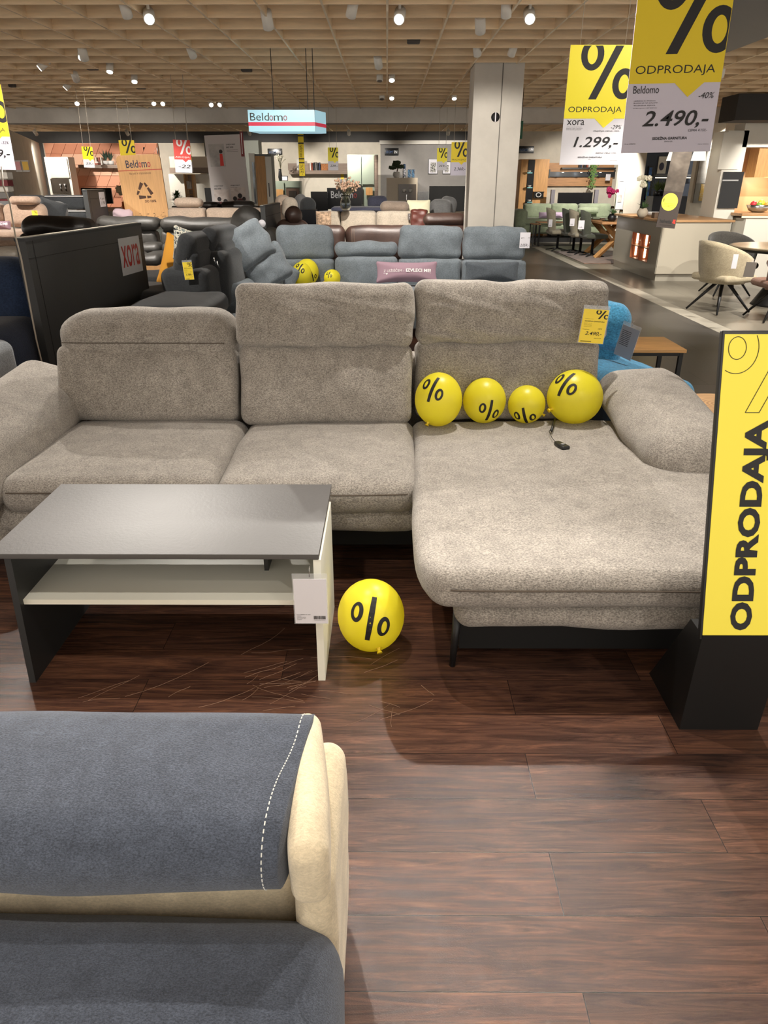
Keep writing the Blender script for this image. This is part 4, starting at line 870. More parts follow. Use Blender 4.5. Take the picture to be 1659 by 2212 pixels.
# beige armchair with sale sticker far left
t = root('sofa', 'dusty beige sofa with roll headrest and yellow tag at the far left', 'sofa', 40, 480, 10.4)
pb(t, 'headrest', bgd, 16, 424, 76, 442, 10.3, .2, soft=.09); pb(t, 'back_cushion', bgd, -60, 441, 0, 480, 10.4, .25, soft=.07); pb(t, 'back_cushion', bgd, 1, 441, 95, 492, 10.4, .25, soft=.1)
pb(t, 'seat_cushion', bgd, -60, 502, 60, 520, 9.7, .9, soft=.07); mk('base', B().box(PY(-60, 500, 10.4).x, PY(95, 500, 10.4).x, 9.75, 10.7, .04, .5, bev=.04), bgd, t)
plate('price_tag', 'small yellow percent tag on the dusty beige sofa', 69, 455, 81, 478, 10.3, yt, dr=lambda b, w_, h_: b.polys(percent(w_*.4, h_*.7, w_*.95, h_*.98)))
mpp = mpil('mauve pillow with cut off white words at the far left edge', mauve, -30, 477, 27, 500, 10.1); b = B(); text(b, 'IZVLECI ME!', -.05, -.01, .14, .02, bold=.03, f=lambda u, v: (u, -.07, v)); mk('lettering', b, MATS['white_print'], mpp)
cushion('dark grey square pillow leaning beside the dusty beige sofa', dkf, PY(112, 457, 10.6)+Vector((.0, 0, 0)), (.36, .14, .28), (-.3, .25, 0))
t = root('sofa', 'pale grey curved sofa back behind the dusty beige sofa', 'sofa', 100, 460, 11.2); pb(t, 'back', greyf, -20, 436, 132, 475, 11.2, .3, soft=.1); mk('base', B().box(PY(-20, 470, 11.2).x, PY(130, 470, 11.2).x, 10.9, 11.7, .03, .8, bev=.05), greyf, t)
t = root('sofa', 'charcoal sofa back with pale piping, in front of the white display cabinet', 'sofa', 110, 450, 12.4)
for xa, xb in ((38, 92), (93, 182)): pb(t, 'back_panel', dkf, xa, 422, xb, 452, 12.4, .14, soft=.05)
pb(t, 'seat', dkf, 95, 457, 187, 476, 12.0, .6, soft=.06); mk('base', B().box(PY(38, 450, 12.4).x, PY(186, 450, 12.4).x, 12.2, 13.0, .03, .75, bev=.04), dkf, t)
for ya in (423, 455, 476): pb(t, 'piping', mat('pale_piping', (170, 168, 166), .7), 95, ya, 187, ya+2, 12.0 if ya > 430 else 12.38, .02)
single('navy_throw', B().soft((.36, .4, .10), .04, ctr=PY(158, 466, 12.2)), mat('navy_cloth', (26, 34, 66), .9), 'folded dark navy throw on the charcoal piped sofa', 'blanket')
t = root('armchair', 'brown-grey leather seat at the far left edge above the navy armchair', 'armchair', 20, 560, 7.4); pb(t, 'seat', mat('greige_leather', (104, 96, 86), .5, 'leather'), -60, 541, 38, 566, 7.0, .5, soft=.05); pb(t, 'side', bgd, -40, 520, 40, 545, 7.5, .3, soft=.04); mk('base', B().box(PY(-60, 560, 7.4).x, PY(38, 560, 7.4).x, 6.9, 7.9, .0, .5, bev=.04), MATS['greige_leather'], t)

# pale beige sofa with rolls
t = root('sofa', 'pale pink-beige sofa with roll headrest right of the wooden board', 'sofa', 450, 470, 11.6)
for xa, xb in ((362, 443), (445, 531), (532, 572)): pb(t, 'back_cushion', bgf, xa, 450, xb, 492, 11.6, .22, soft=.05)
pb(t, 'headrest', bgf, 374, 429, 434, 448, 11.6, .2, soft=.09); mk('base', B().box(PY(362, 470, 11.6).x, PY(572, 470, 11.6).x, 11.0, 12.0, .03, .7, bev=.05), bgf, t)
t = root('sofa', 'black leather sofa with long roll headrests below the white info poster', 'sofa', 500, 450, 12.3)
pb(t, 'headrest', blkl, 473, 435, 548, 457, 12.3, .3, soft=.12, wr=.02); pb(t, 'headrest', blkl, 434, 437, 471, 450, 12.3, .25, soft=.08); pb(t, 'back', blkl, 430, 446, 565, 470, 12.4, .3, soft=.05); mk('base', B().box(PY(434, 450, 12.3).x, PY(565, 450, 12.3).x, 12.1, 13, .03, .8, bev=.05), blkl, t)

# brown leather sofa behind the grey one
t = root('sofa', 'dark brown leather sofa with stitched back cushions, behind the grey sofa', 'sofa', 790, 520, 10.3)
for xa, xb in ((590, 744), (746, 905), (907, 1012)):
    pb(t, 'back_cushion', brl, xa, 488, xb, 560, 10.3, .26, soft=.10, wr=.015)
    q = PY(xa+14, 490, 10.27); 
    for dx in (0, .03): mk('stitching', B().tube([q+Vector((dx, 0, -.02)), q+Vector((dx, -.012, -.10)), q+Vector((dx, -.012, -.2))], .002, n=4), mat('pale_stitch', (130, 108, 90), .8), t)
pb(t, 'headrest', brl, 915, 462, 1008, 490, 10.35, .24, soft=.11); 
for x in (946, 975): q = PY(x, 480, 10.45); mk('hinge', B().tube([q, q+Vector((0, 0, -.12))], .006), chrome, t)
at_(634, 466, 10.4, (.22, .2, .22), .10, (0, 0, 0), 'headrest', brl, tt=t); at_(632, 492, 10.45, (.42, .24, .2), .09, (0, 0, 0), 'back_cushion', brl, tt=t)
mk('base', B().box(PY(590, 520, 10.3).x, PY(1012, 520, 10.3).x, 10.2, 10.7, .03, .5, bev=.05), brl, t)
t = root('sofa', 'oatmeal modular sofa with three back cushions behind the brown leather sofa', 'sofa', 795, 480, 12.2)
for xa, xb in ((683, 735), (736, 812), (813, 908)): pb(t, 'back_cushion', oatm, xa, 457, xb, 500, 12.2, .22, soft=.045)
pb(t, 'headrest', taup, 821, 436, 884, 458, 12.25, .22, soft=.10); mk('base', B().box(PY(683, 480, 12.2).x, PY(908, 480, 12.2).x, 11.7, 12.7, .03, .7, bev=.05), oatm, t)
cushion('shaggy beige pillow on the oatmeal sofa', mat('shaggy_beige', (186, 158, 132), .95, 'fabric', contrast=.5, scale=9, bd=.02), PY(699, 475, 12.05), (.24, .12, .24), (-.1, 0, 0))
cushion('crumpled cream pillow at the right end of the oatmeal sofa', mat('cream_cloth', (214, 210, 180), .9), PY(904, 450, 12.5), (.36, .12, .24), (-.2, 0, 0))
plate('price_tag', 'small grey tag with a white emblem on the oatmeal sofa', 881, 461, 895, 475, 12.1, mat('brown_grey_card', (96, 88, 84), .6), ink_m=paper, dr=lambda b, w_, h_: [b.polys([[(w_*.25, h_*.25), (w_*.75, h_*.25), (w_*.7, h_*.4), (w_*.3, h_*.4)], [(w_*.4, h_*.45), (w_*.6, h_*.45), (w_*.75, h_*.8), (w_*.25, h_*.8)]])])
single('leather_throw', B().soft((.26, .16, .30), .05, ctr=PY(905, 475, 12.0), wr=.02, wf=14), mat('red_brown_leather', (96, 50, 42), .4, 'leather'), 'red-brown leather cushion between oatmeal sofa and brown roll headrest', 'pillow')
t = root('bin_box', 'black box panel left of the oatmeal sofa', 'panel', 666, 480, 12.0); pb(t, 'panel', tvm, 650, 453, 683, 500, 12.0, .3, ground=True)
for lb_, m_, px, py, Y_, sz in (('beige upright headrest cushion pair behind the brown divider', bgf, 612, 446, 13.2, (.26, .2, .34)), ('pinkish beige headrest standing behind the round brown headrest', oatm, 626, 450, 12.8, (.24, .2, .32)), ('dark grey headrest, left one of two left of the black screens', greyf, 650, 440, 13.0, (.2, .2, .28)), ('dark grey rounded headrest, right one of two left of the black screens', dkf, 665, 446, 12.9, (.24, .2, .26))):
    t = root('armchair', lb_, 'armchair', px, py, Y_); at_(px, py, Y_, sz, .095, (0, .12, 0), 'headrest', m_, tt=t); q = PY(px, py, Y_); mk('seat', B().box(q.x-.08, q.x+.08, Y_-.1, Y_+.4, 0, q.z-.08, bev=.05), m_, t)
t = root('armchair', 'grey fabric armchair before the right television', 'armchair', 957, 450, 13.0)
at_(952, 450, 13.0, (.34, .3, .26), .07, (0, 0, -.2), 'backrest', greyf, tt=t); at_(968, 446, 13.2, (.26, .3, .3), .09, (0, .2, 0), 'armrest', greyf, tt=t); mk('base', B().box(PY(933, 450, 13).x, PY(981, 450, 13).x, 12.9, 13.90, 0, .95, bev=.06), greyf, t)
t = root('armchair', 'lavender grey velour seat beside the tall sage cabinet', 'armchair', 815, 440, 15.22)
pb(t, 'back_cushion', lavf, 794, 424, 836, 450, 15.22, .25, soft=.08); pb(t, 'seat_cushion', lavf, 715, 448, 840, 457, 13.90, .7, soft=.04, wr=0); mk('base', B().box(PY(716, 450, 14).x, PY(838, 450, 14).x, 13.90, 15.88, 0, .9, bev=.05), lavf, t)
t = root('screen', 'black display screen with white lettering behind the flower vase', 'screen', 742, 430, 16.54); t['label'] = 'black advertising screen with white lettering, behind the flower vase'
pb(t, 'panel', tvm, 707, 406, 781, 452, 16.54, .06); q0 = PY(707, 452, 16.54); mk('stand', B().box(q0.x+.1, q0.x+.6, 16.584, 16.870, 0, q0.z+.02), tvm, t)
a0, a1, z0, z1 = SPAN(715, 413, 771, 428, 16.54); b = B(); text(b, 'Beldom', a0, z0, a0+(a1-a0)*.85, z1, f=lambda u, v: (u, 16.533, v), bold=.01); mk('lettering', b, mat('white_ink', (230, 230, 232), .5), t)
b = B(); text(b, 'o', a0+(a1-a0)*.87, z0, a1, z0+(z1-z0)*.72, f=lambda u, v: (u, 16.533, v), bold=.01); mk('lettering', b, MATS['red_ink'], t)
t = root('screen', 'smaller black screen left of the advertising screen', 'screen', 690, 440, 16.10); pb(t, 'panel', tvm, 672, 414, 708, 453, 16.10, .06, ground=True)
def stems(t, px, py, Y, n, h, sp, m, seed, r=.003, dots=None, dm=None):
    rs = random.Random(seed); q = PY(px, py, Y); b = B(); d = B()
    for i in range(n):
        a = rs.uniform(0, 2*PI); s_ = rs.uniform(.2, 1)*sp; hh = h*rs.uniform(.7, 1); e = q+Vector((math.cos(a)*s_, math.sin(a)*s_, hh)); mid = q+Vector((math.cos(a)*s_*.3, math.sin(a)*s_*.3, hh*.6))
        b.tube([q, mid, e], r, n=4)
        if dots:
            for _ in range(4): d.ball(e+Vector((rs.gauss(0, dots), rs.gauss(0, dots), rs.gauss(0, dots))), dots*.8, n=6)
    mk('stems', b, m, t)
    if dots: mk('blossoms', d, dm, t)
def leaves(t, c, n, L_, wd, m, seed, up=.6, name='leaves'):
    rs = random.Random(seed); b = B()
    for i in range(n):
        a = rs.uniform(0, 2*PI); el = rs.uniform(up*.4, 1.45); d = Vector((math.cos(a)*math.cos(el), math.sin(a)*math.cos(el), math.sin(el))); l = L_*rs.uniform(.6, 1); s_ = Vector((-math.sin(a), math.cos(a), 0))*wd
        p0 = Vector(c); p1 = p0+d*l*.5+Vector((0, 0, .0)); p2 = p0+d*l-Vector((0, 0, l*.12)); b.add([p0, p1-s_, p2, p1+s_, p1+d.cross(s_).normalized()*wd*.3], [(0, 1, 4), (1, 2, 4), (2, 3, 4), (3, 0, 4)])
    return mk(name, b, m, t)
q = PY(747, 455, 12.0); t = thing('flower_vase', 'clear glass vase of dried pinkish blossoms before the black advertising screen', 'vase', q)
mk('vase', B().lathe([(.05, 0), (.085, .05), (.08, .13), (.055, .2), (.06, .22), (.055, .22), (.05, .2), (.075, .13), (.08, .05), (.045, .01)], c=q, n=20), mat('clear_glass', (225, 232, 230), .05, 'glass'), t)
stems(t, 747, 450, 12.0, 26, .40, .20, mat('dry_stem', (96, 92, 66), .8), 5, dots=.022, dm=mat('dry_blossom', (178, 146, 122), .8))

# ================= pink patterned wall and left displays =================
pk = [mat('salmon_panel', (222, 158, 126), .7), mat('peach_panel', (230, 184, 154), .7), mat('terracotta_panel', (206, 138, 106), .7)]
a0, a1, z0, z1 = SPAN(103, 309, 345, 420, 23.58); t = thing('patterned_panel', 'salmon pink wall panel of raised rhombus tiles', 'wall panel', ((a0+a1)/2, 23.58, z1-2.0)); zb = z1-1.75
mk('backing', B().box(a0, a1, 23.58, 23.668, zb, z1), pk[0], t)
R3 = .34; row = 0; bs = [B(), B(), B()]; zz = zb
while zz < z1:
    xx = a0-R3 + (row % 2)*R3*.5
    while xx < a1:
        for j, poly in enumerate(([(0, 0), (R3, 0), (R3*1.5, R3*.86), (R3*.5, R3*.86)],)):
            pl = [(xx+u, zz+v) for u, v in poly]; g = .008
            c_ = clip(pl, a0+.01, zb+.01, a1-.01, z1-.01)
            if c_:
                cx_ = sum(u for u, v in c_)/len(c_); cz_ = sum(v for u, v in c_)/len(c_); c_ = [(cx_+(u-cx_)*.96, cz_+(v-cz_)*.96) for u, v in c_]
                bs[(row*2+int((xx-a0)/R3*3)) % 3].prism(c_, 23.547-.012*((row+int(xx*7)) % 2), 23.58)
        xx += R3
    zz += R3*.86; row += 1
for j in range(3): mk('rhombus_tiles', bs[j], pk[j], t)['kind'] = 'stuff'
t = root('display_cabinet', 'white display cabinet with a dark glass door at the left end of the pink wall', 'cabinet', 128, 420, 22.26)
pb(t, 'body', wht, 101, 339, 152, 421, 22.26, .45, ground=True); pb(t, 'door', creamc, 105, 341, 146, 384, 22.216, .02); pb(t, 'glass_door', glassd, 110, 386, 149, 418, 22.216, .02)
for i, x in enumerate((130, 140)):
    q = PY(x, 402, 22.194); g = B().lathe([(.028, .055), (.012, 0), (.004, -.01), (.003, -.05), (.025, -.055)], c=(q.x, 22.172, q.z), n=12); mk('wine_glass', g, mat('pale_glass', (170, 170, 170), .1), t)
t = root('tv_board', 'flat black television low before the pink patterned wall', 'television', 208, 420, 21.38); pb(t, 'screen', tvm, 176, 406, 241, 440, 21.38, .06); mk('stand', B().box(PY(176, 430, 17).x, PY(240, 430, 17).x, 21.490, 22.26, 0, .75), creamc, t)
def shelf(label, xa, ya, xb, yb, Y, m, dep=.22, name='floating_shelf'):
    t = root(name, label, 'shelf', (xa+xb)/2, yb, Y, z=PY(xa, yb, Y).z); pb(t, 'board', m, xa, ya, xb, yb, Y, dep); return t
shelf('grey-brown wall shelf on the pink patterned wall', 168, 356, 266, 363, 23.25, grs, dep=.33)
def book(label, x0, y0, x1, y1, Y, m, dep=.16, group=None, n=1):
    o = None; cols = m if isinstance(m, list) else [m]; w_ = (x1-x0)/n
    for i in range(n):
        dz = (i*7 % 3)*.6; o = qb('book', label, 'book', cols[i % len(cols)], x0+w_*i+.15, y0+dz, x0+w_*(i+1)-.15, y1, Y, dep, group=group, part='cover')
    return o
bk = [mat('book_white', (214, 208, 198), .6), mat('book_rust', (150, 70, 48), .6), mat('book_grey', (120, 116, 112), .6), mat('book_black', (40, 40, 44), .6), mat('book_navy', (46, 56, 84), .6)]
for c_, x0 in ((0, 205), (1, 212.4), (0, 216)): book('slim upright book beside the succulents on the pink wall shelf', x0, 340, x0+3, 356, 23.30, bk[c_], group='upright books on the pink wall shelf')
book('flat stacked light book on the pink wall shelf', 204, 349, 211, 352, 22.920, bk[0], dep=.2); book('flat stacked rust book on the pink wall shelf', 204, 352.5, 211, 356, 22.920, bk[1], dep=.2)
for x, s_, lb_ in ((229, .30, 'larger potted succulent on the pink wall shelf'), (240, .24, 'smaller potted succulent on the pink wall shelf')):
    q = PY(x, 355.5, 23.36); t = thing('potted_succulent', lb_, 'plant', q); t.scale = (1.3, 1.3, 1.3); mk('pot', B().lathe([(.055, 0), (.065, .08), (.06, .08)], c=q, n=14), potw, t); leaves(t, q+Vector((0, 0, .07)), 26, s_, .018, leafb, 4, up=2.5)
q = PY(268, 440, 20.50); t = thing('pampas_vase', 'amber glass vase with beige pampas tufts left of the wooden board', 'vase', (q.x, 20.50, .82)); 
mk('vase', B().lathe([(.05, 0), (.07, .08), (.06, .2), (.065, .22)], c=(q.x, 20.50, .82), n=16), mat('amber_glass', (190, 92, 46), .15), t)
b = B(); 
for dx, dz in ((-.1, .42), (.02, .46), (.12, .40), (-.04, .36)): b.soft((.13, .12, .17), .055, ctr=(q.x+dx, 20.50, .82+dz+.1), wr=.03, wf=20, n=4)
mk('tufts', b, mat('pampas', (186, 164, 134), .95), t)
b = B(); [b.tube([(q.x, 20.50, .9), (q.x+dx, 20.50, .82+dz)], .004, n=4) for dx, dz in ((-.1, .42), (.02, .46), (.12, .40), (-.04, .36))]; mk('stems', b, mat('dry_stem', (96, 92, 66), .8), t)
mk('stand', B().box(q.x-.35, q.x+.4, 20.06, 21.050, 0, .819), mat('stone_top', (176, 168, 152), .5, 'stone'), t)
single('pink_bundle', B().soft((.34, .2, .16), .07, ctr=(PY(267, 463, 13.0).x, 13.0, PY(267, 463, 13.0).z), wr=.03, wf=10), mat('pale_pink_cloth', (208, 184, 192), .9), 'pale pink bundled cloth left of the wooden board foot', 'cloth')
# novel sign
def sign(label, xa, ya, xb, yb, Y, s_, m=None, im=None, second=None):
    a0, a1, z0, z1 = SPAN(xa, ya, xb, yb, Y); t = thing('name_sign', label, 'sign', ((a0+a1)/2, Y, z0), rz=0); w_, h_ = a1-a0, z1-z0
    mk('board', B().box(-w_/2, w_/2, 0, .02, 0, h_, bev=.002), m or tvm, t); b = B(); b.m = Matrix.Translation((-w_/2, 0, 0))
    text(b, s_, w_*.1, h_*.28, w_*(.62 if second else .9), h_*.68, bold=.01); mk('lettering', b, im or MATS['white_ink'], t)
    if second: b = B(); b.m = Matrix.Translation((-w_/2, 0, 0)); text(b, second, w_*.68, h_*.28, w_*.9, h_*.68, bold=.02); mk('lettering', b, MATS['white_ink'], t)
    return t
sign('small black sign with white lettering on the pink wall', 309, 318, 340, 332, 23.54, 'novel')
sb = mat('sign_blue', (44, 74, 120), .5)
sign('small black sign above the sage sideboard', 578, 321, 609, 336, 23.69, "HOM'", im=sb, second='IN'); sign('small black sign above the bonsai cabinet', 831, 320, 861, 336, 23.69, "HOM'", im=sb, second='IN'); sign('small black sign above the tall oak wall unit', 1120, 316, 1153, 331, 23.69, "HOM'", im=sb, second='IN')

# ================= wooden recycling board =================
ply = mat('pine_ply', (198, 152, 100), .55, 'wood', axis='z', lo=.9)
a0, a1, z0, z1 = SPAN(268, 334, 362, 470, 13.0); w_ = a1-a0; H_ = z1
t = thing('wooden_info_board', 'tall rounded pine board with recycling emblem, printed titles and two pictures', 'sign', ((a0+a1)/2, 13.0, 0), rz=0, ry=-.04)
rr_ = .07; pts = [(-w_/2, 0), (w_/2, 0)]+[(w_/2-rr_+rr_*math.cos(a), H_-rr_+rr_*math.sin(a)) for a in (0, .4, .8, 1.2, PI/2)]+[(-w_/2+rr_-rr_*math.sin(a), H_-rr_+rr_*math.cos(a)) for a in (0, .4, .8, 1.2, PI/2)]
mk('board', B().prism(pts, 0, .03), ply, t)
brown_ink = mat('burnt_ink', (70, 44, 30), .7)
b = B(); text(b, 'Beld', -w_*.30, H_-.19, -w_*.02, H_-.075, bold=.012); text(b, 'm', w_*.06, H_-.19, w_*.18, H_-.11, bold=.012); mk('lettering', b, mat('navy_ink', (34, 34, 60), .6), t)
b = B(); text(b, 'o', -w_*.01, H_-.19, w_*.055, H_-.11, bold=.012); text(b, 'o', w_*.19, H_-.19, w_*.26, H_-.11, bold=.012); b.polys([[(-w_/2, H_-.232), (w_/2, H_-.232), (w_/2, H_-.222), (-w_/2, H_-.222)]]); mk('lettering', b, MATS['red_ink'], t)
b = B(); text(b, 'Na poti k trajnostnosti', -w_*.26, H_-.30, w_*.24, H_-.255); text(b, 'DO 100%', 0, H_-.72, w_*.26, H_-.68, bold=.03)
for k3 in range(3):
    a = PI/2+k3*2*PI/3; cx_, cz_ = w_*.02, H_-.55; R_ = .17
    for u, v, wd in ((.15, .55, .030), (.62, .85, .022)):
        P_ = []; 
        for tt, o_ in ((u, wd), (v, wd*.6), (v, -wd*.6), (u, -wd)):
            A_ = Vector((math.cos(a), math.sin(a)))*R_; E_ = Vector((math.cos(a+2*PI/3), math.sin(a+2*PI/3)))*R_; q = A_+(E_-A_)*tt; nn = (E_-A_).normalized(); P_.append((cx_+q.x-nn.y*o_, cz_+q.y+nn.x*o_))
        b.polys([P_])
rs = random.Random(9)
for i in range(5):
    cx_ = -w_*.36+i*w_*.18; cz_ = H_-.92
    for _ in range(5): u, v = cx_+rs.uniform(-.04, .04), cz_+rs.uniform(-.035, .035); b.polys([[(u, v), (u+.025, v+.004), (u+.025, v+.009), (u, v+.006)]])
mk('emblem', b, brown_ink, t)
mk('picture', B().box(-w_*.22, w_*.05, -.012, 0, H_-1.38, H_-1.02, bev=.002), blackm, t); mk('picture_sheet', B().box(-w_*.20, w_*.03, -.014, -.0125, H_-1.36, H_-1.04), paper, t)
b = B(); b.m = Matrix.Translation((0, -.0145, 0)); b.polys([[(-w_*.17, H_-1.28), (w_*.0, H_-1.28), (w_*.0, H_-1.24), (-w_*.05, H_-1.24), (-w_*.07, H_-1.20), (-w_*.13, H_-1.20), (-w_*.13, H_-1.24), (-w_*.17, H_-1.24)]]); text(b, 'Beldomo', -w_*.17, H_-1.10, -w_*.0, H_-1.07); mk('lettering', b, mat('dark_red_ink2', (70, 30, 34), .5), t)
mk('picture', B().box(w_*.08, w_*.33, -.012, 0, H_-1.36, H_-.98), mat('dark_photo', (60, 64, 62), .4, 'photo', sc=6, cols=[(40, 44, 44), (76, 80, 74), (30, 30, 30)]), t)

# ================= white info poster =================
a0, a1, z0, z1 = SPAN(458, 291, 540, 456, 13.3); w_ = a1-a0; H_ = z1-.35
t = thing('info_poster', 'tall white standing poster with six picture panels and a delivery truck', 'poster', ((a0+a1)/2, 13.3, 0), rz=0, ry=-.035)
H_ = z1
mk('board', B().box(-w_/2, w_/2, 0, .03, 0, H_), mat('poster_white', (196, 190, 188), .7), t)
def pan(cx_, cz_, w2, h2, m): mk('picture_panel', B().box(cx_-w2/2, cx_+w2/2, -.003, 0, cz_-h2/2, cz_+h2/2), m, t)
skin = mat('photo_people', (150, 120, 108), .5, 'photo', sc=3, cols=[(150, 130, 122), (206, 196, 190), (176, 160, 152)]); gp = mat('photo_grey', (170, 164, 158), .5, 'photo', sc=5, cols=[(150, 146, 144), (190, 186, 180)])
pan(-w_*.22, H_-.30, w_*.40, .34, gp); pan(-w_*.22, H_-.98, w_*.40, .32, skin); pan(w_*.22, H_-.95, w_*.40, .30, skin)
for cx_ in (-w_*.22, w_*.22):
    for cz_ in (H_-.10, H_-.72, H_-1.28):
        b = B(); text(b, 'UDOBJE IN NAKUP', cx_-w_*.18, cz_-.06, cx_+w_*.06, cz_-.035, bold=.02); text(b, 'BREZ SKRBI', cx_-w_*.18, cz_-.10, cx_, cz_-.075, bold=.02)
        for i in range(2): b.polys([[(cx_-w_*.18, cz_-.13-.02*i), (cx_+w_*.12, cz_-.13-.02*i), (cx_+w_*.12, cz_-.126-.02*i), (cx_-w_*.18, cz_-.126-.02*i)]])
        mk('lettering', b, ink, t)
def blob(name, m, polys, y=-.005): b = B(); b.m = Matrix.Translation((0, y+.0012, 0)); b.polys(polys); return mk(name, b, m, t)
def disk(cx_, cz_, r_, n=16): return [(cx_+r_*math.cos(2*PI*i/n), cz_+r_*math.sin(2*PI*i/n)) for i in range(n)]
blob('printed_figure', red, [[(-w_*.17, H_-.46), (-w_*.07, H_-.46), (-w_*.08, H_-.28), (-w_*.15, H_-.28)]]); blob('printed_figure', mat('print_dark', (44, 36, 36), .6), [disk(-w_*.115, H_-.245, .03)])
for cx_, cz_, sc_ in ((-w_*.30, H_-.98, 1), (-w_*.14, H_-1.02, 1.1), (w_*.12, H_-.98, 1), (w_*.26, H_-.94, 1.1), (w_*.36, H_-.99, .9)):
    blob('printed_figure', mat('print_wine', (96, 44, 46), .6), [[(cx_-.06*sc_, H_-1.12), (cx_+.06*sc_, H_-1.12), (cx_+.045*sc_, cz_-.03), (cx_-.045*sc_, cz_-.03)]], -.007); blob('printed_figure', mat('print_dark', (44, 36, 36), .6), [disk(cx_, cz_+.01, .035*sc_)], -.008)
tk = mat('print_grey', (110, 110, 106), .6); blob('printed_truck', tk, [[(-w_*.36, H_-1.58), (-w_*.12, H_-1.58), (-w_*.12, H_-1.44), (-w_*.32, H_-1.44)], [(-w_*.11, H_-1.58), (-w_*.02, H_-1.58), (-w_*.02, H_-1.52), (-w_*.05, H_-1.47), (-w_*.11, H_-1.47)], disk(-w_*.28, H_-1.59, .03), disk(-w_*.07, H_-1.59, .03)]); blob('printed_truck', yel, [[(-w_*.22, H_-1.53), (-w_*.16, H_-1.53), (-w_*.16, H_-1.48), (-w_*.22, H_-1.48)]], -.007)
blob('printed_figure', mat('print_peach', (206, 150, 126), .6), [disk(w_*.30, H_-1.58, .05), disk(w_*.10, H_-1.52, .035)])
# red-white narrow hanging strip in front of poster
plate('hanging_sign', 'narrow dark red and white hanging strip seen edge on before the white poster', 519, 284, 526, 338, 12.2, mat('dark_red_card', (120, 40, 44), .6), cat='sign', yaw=.1, dr=lambda b, w_, h_: b.polys([[(w_*.3, h_*.1), (w_*.5, h_*.1), (w_*.6, h_*.95), (w_*.4, h_*.95)]]), ink_m=MATS['white_print'])

# furniture strip between the board and the poster
t = root('media_cabinet', 'white wall cabinets with a grey shelf band right of the wooden board', 'cabinet', 425, 400, 22.26)
pb(t, 'upper_cabinet', creamc, 366, 338, 455, 362, 22.26, .35); pb(t, 'shelf_board', grs, 366, 362, 462, 374, 22.150, .4); pb(t, 'lower_cabinet', wht, 366, 376, 462, 425, 22.48, .5, ground=True)
t = root('open_shelf', 'narrow wooden open shelf with upright books behind the red sale sign', 'shelf', 408, 400, 21.38); 
pb(t, 'side', oakb, 398, 376, 401, 425, 21.38, .3, ground=True); pb(t, 'side', oakb, 415, 376, 418, 425, 21.38, .3, ground=True); pb(t, 'back', grs, 401, 376, 415, 425, 21.930, .04, ground=True)
for ya in (376, 408, 420): pb(t, 'shelf_board', oakb, 401, ya, 415, ya+2, 21.38, .25)
for i in range(3): book('slim white upright book in the narrow wooden open shelf', 403+i*3.4, 391+i, 405.6+i*3.4, 408, 21.490, bk[0], group='white books in the narrow open shelf')
t = root('television', 'black television right of the narrow wooden open shelf', 'television', 455, 425, 20.28); pb(t, 'screen', tvm, 443, 406, 470, 440, 20.28, .05); mk('stand', B().box(PY(443, 430, 20.28).x, PY(470, 430, 20.28).x, 20.390, 21.16, 0, .9), wht, t)
q = PY(382, 425, 20.06); t = thing('potted_tree', 'bushy dark green potted plant right of the wooden board', 'plant', (q.x, 20.06, 0)); mk('pot', B().lathe([(.14, 0), (.17, .8), (.16, .95), (.15, .95)], c=(q.x, 20.06, 0), n=16), blackm, t)
for k3 in range(3): leaves(t, (q.x, 20.06, .95+.12*k3), 50, .3-.05*k3, .02, leafm, 20+k3, up=.2)
# wardrobe white / oak
t = root('wardrobe', 'white and oak wardrobe right of the info poster', 'wardrobe', 565, 440, 19.62)
pb(t, 'white_door', wht, 541, 331, 553, 450, 19.510, .03, ground=True); pb(t, 'body', mat('wardrobe_grey', (120, 122, 120), .6), 541, 333, 588, 450, 19.62, .55, ground=True); pb(t, 'oak_door', oakb, 554, 337, 575, 450, 19.488, .04, ground=True); pb(t, 'white_door', wht, 575.5, 338, 588, 450, 19.510, .04, ground=True); pb(t, 'handle', blackm, 580.5, 395, 582, 425, 19.422, .03)
pb(t, 'mirror', mat('mirror_strip', (150, 160, 168), .1, metal=.8), 547, 350, 551, 440, 19.444, .02)
# sage sideboard + things on top
t = root('sideboard', 'sage green sideboard with oak door inset and open niche', 'sideboard', 620, 430, 22.04)
pb(t, 'body', sage, 590, 391, 650, 440, 22.04, .42, ground=True); pb(t, 'door', sage, 592, 393, 614, 438, 21.996, .02); pb(t, 'drawer', sage, 616, 393, 649, 405, 21.996, .02); pb(t, 'oak_inset', oakb, 597, 409, 612, 426, 21.963, .02); pb(t, 'niche', mat('niche_brown', (86, 66, 52), .7), 618, 407, 647, 430, 21.974, .02); pb(t, 'niche_screen', glassd, 624, 412, 640, 428, 21.956, .008)
q = PY(606, 391, 22.48); t = thing('vase', 'slim black vase with white dried sprigs on the sage sideboard', 'vase', q); t.scale = (1.3, 1.3, 1.3); mk('vase', B().lathe([(.03, 0), (.045, .08), (.03, .2), (.03, .24)], c=q, n=14), blackm, t); stems(t, 606, 372, 22.48, 16, .28, .14, mat('dry_stem', (96, 92, 66), .8), 3, dots=.012, dm=mat('pale_blossom', (196, 190, 170), .8))
t = root('framed_photo', 'small framed photo standing on the sage sideboard', 'picture', 614, 391, 22.26, z=PY(614, 391, 22.26).z); pb(t, 'frame', blackm, 608, 380, 622, 390.6, 22.304, .02); pb(t, 'photo', paper, 609.5, 381.5, 620.5, 389.5, 22.282, .01)
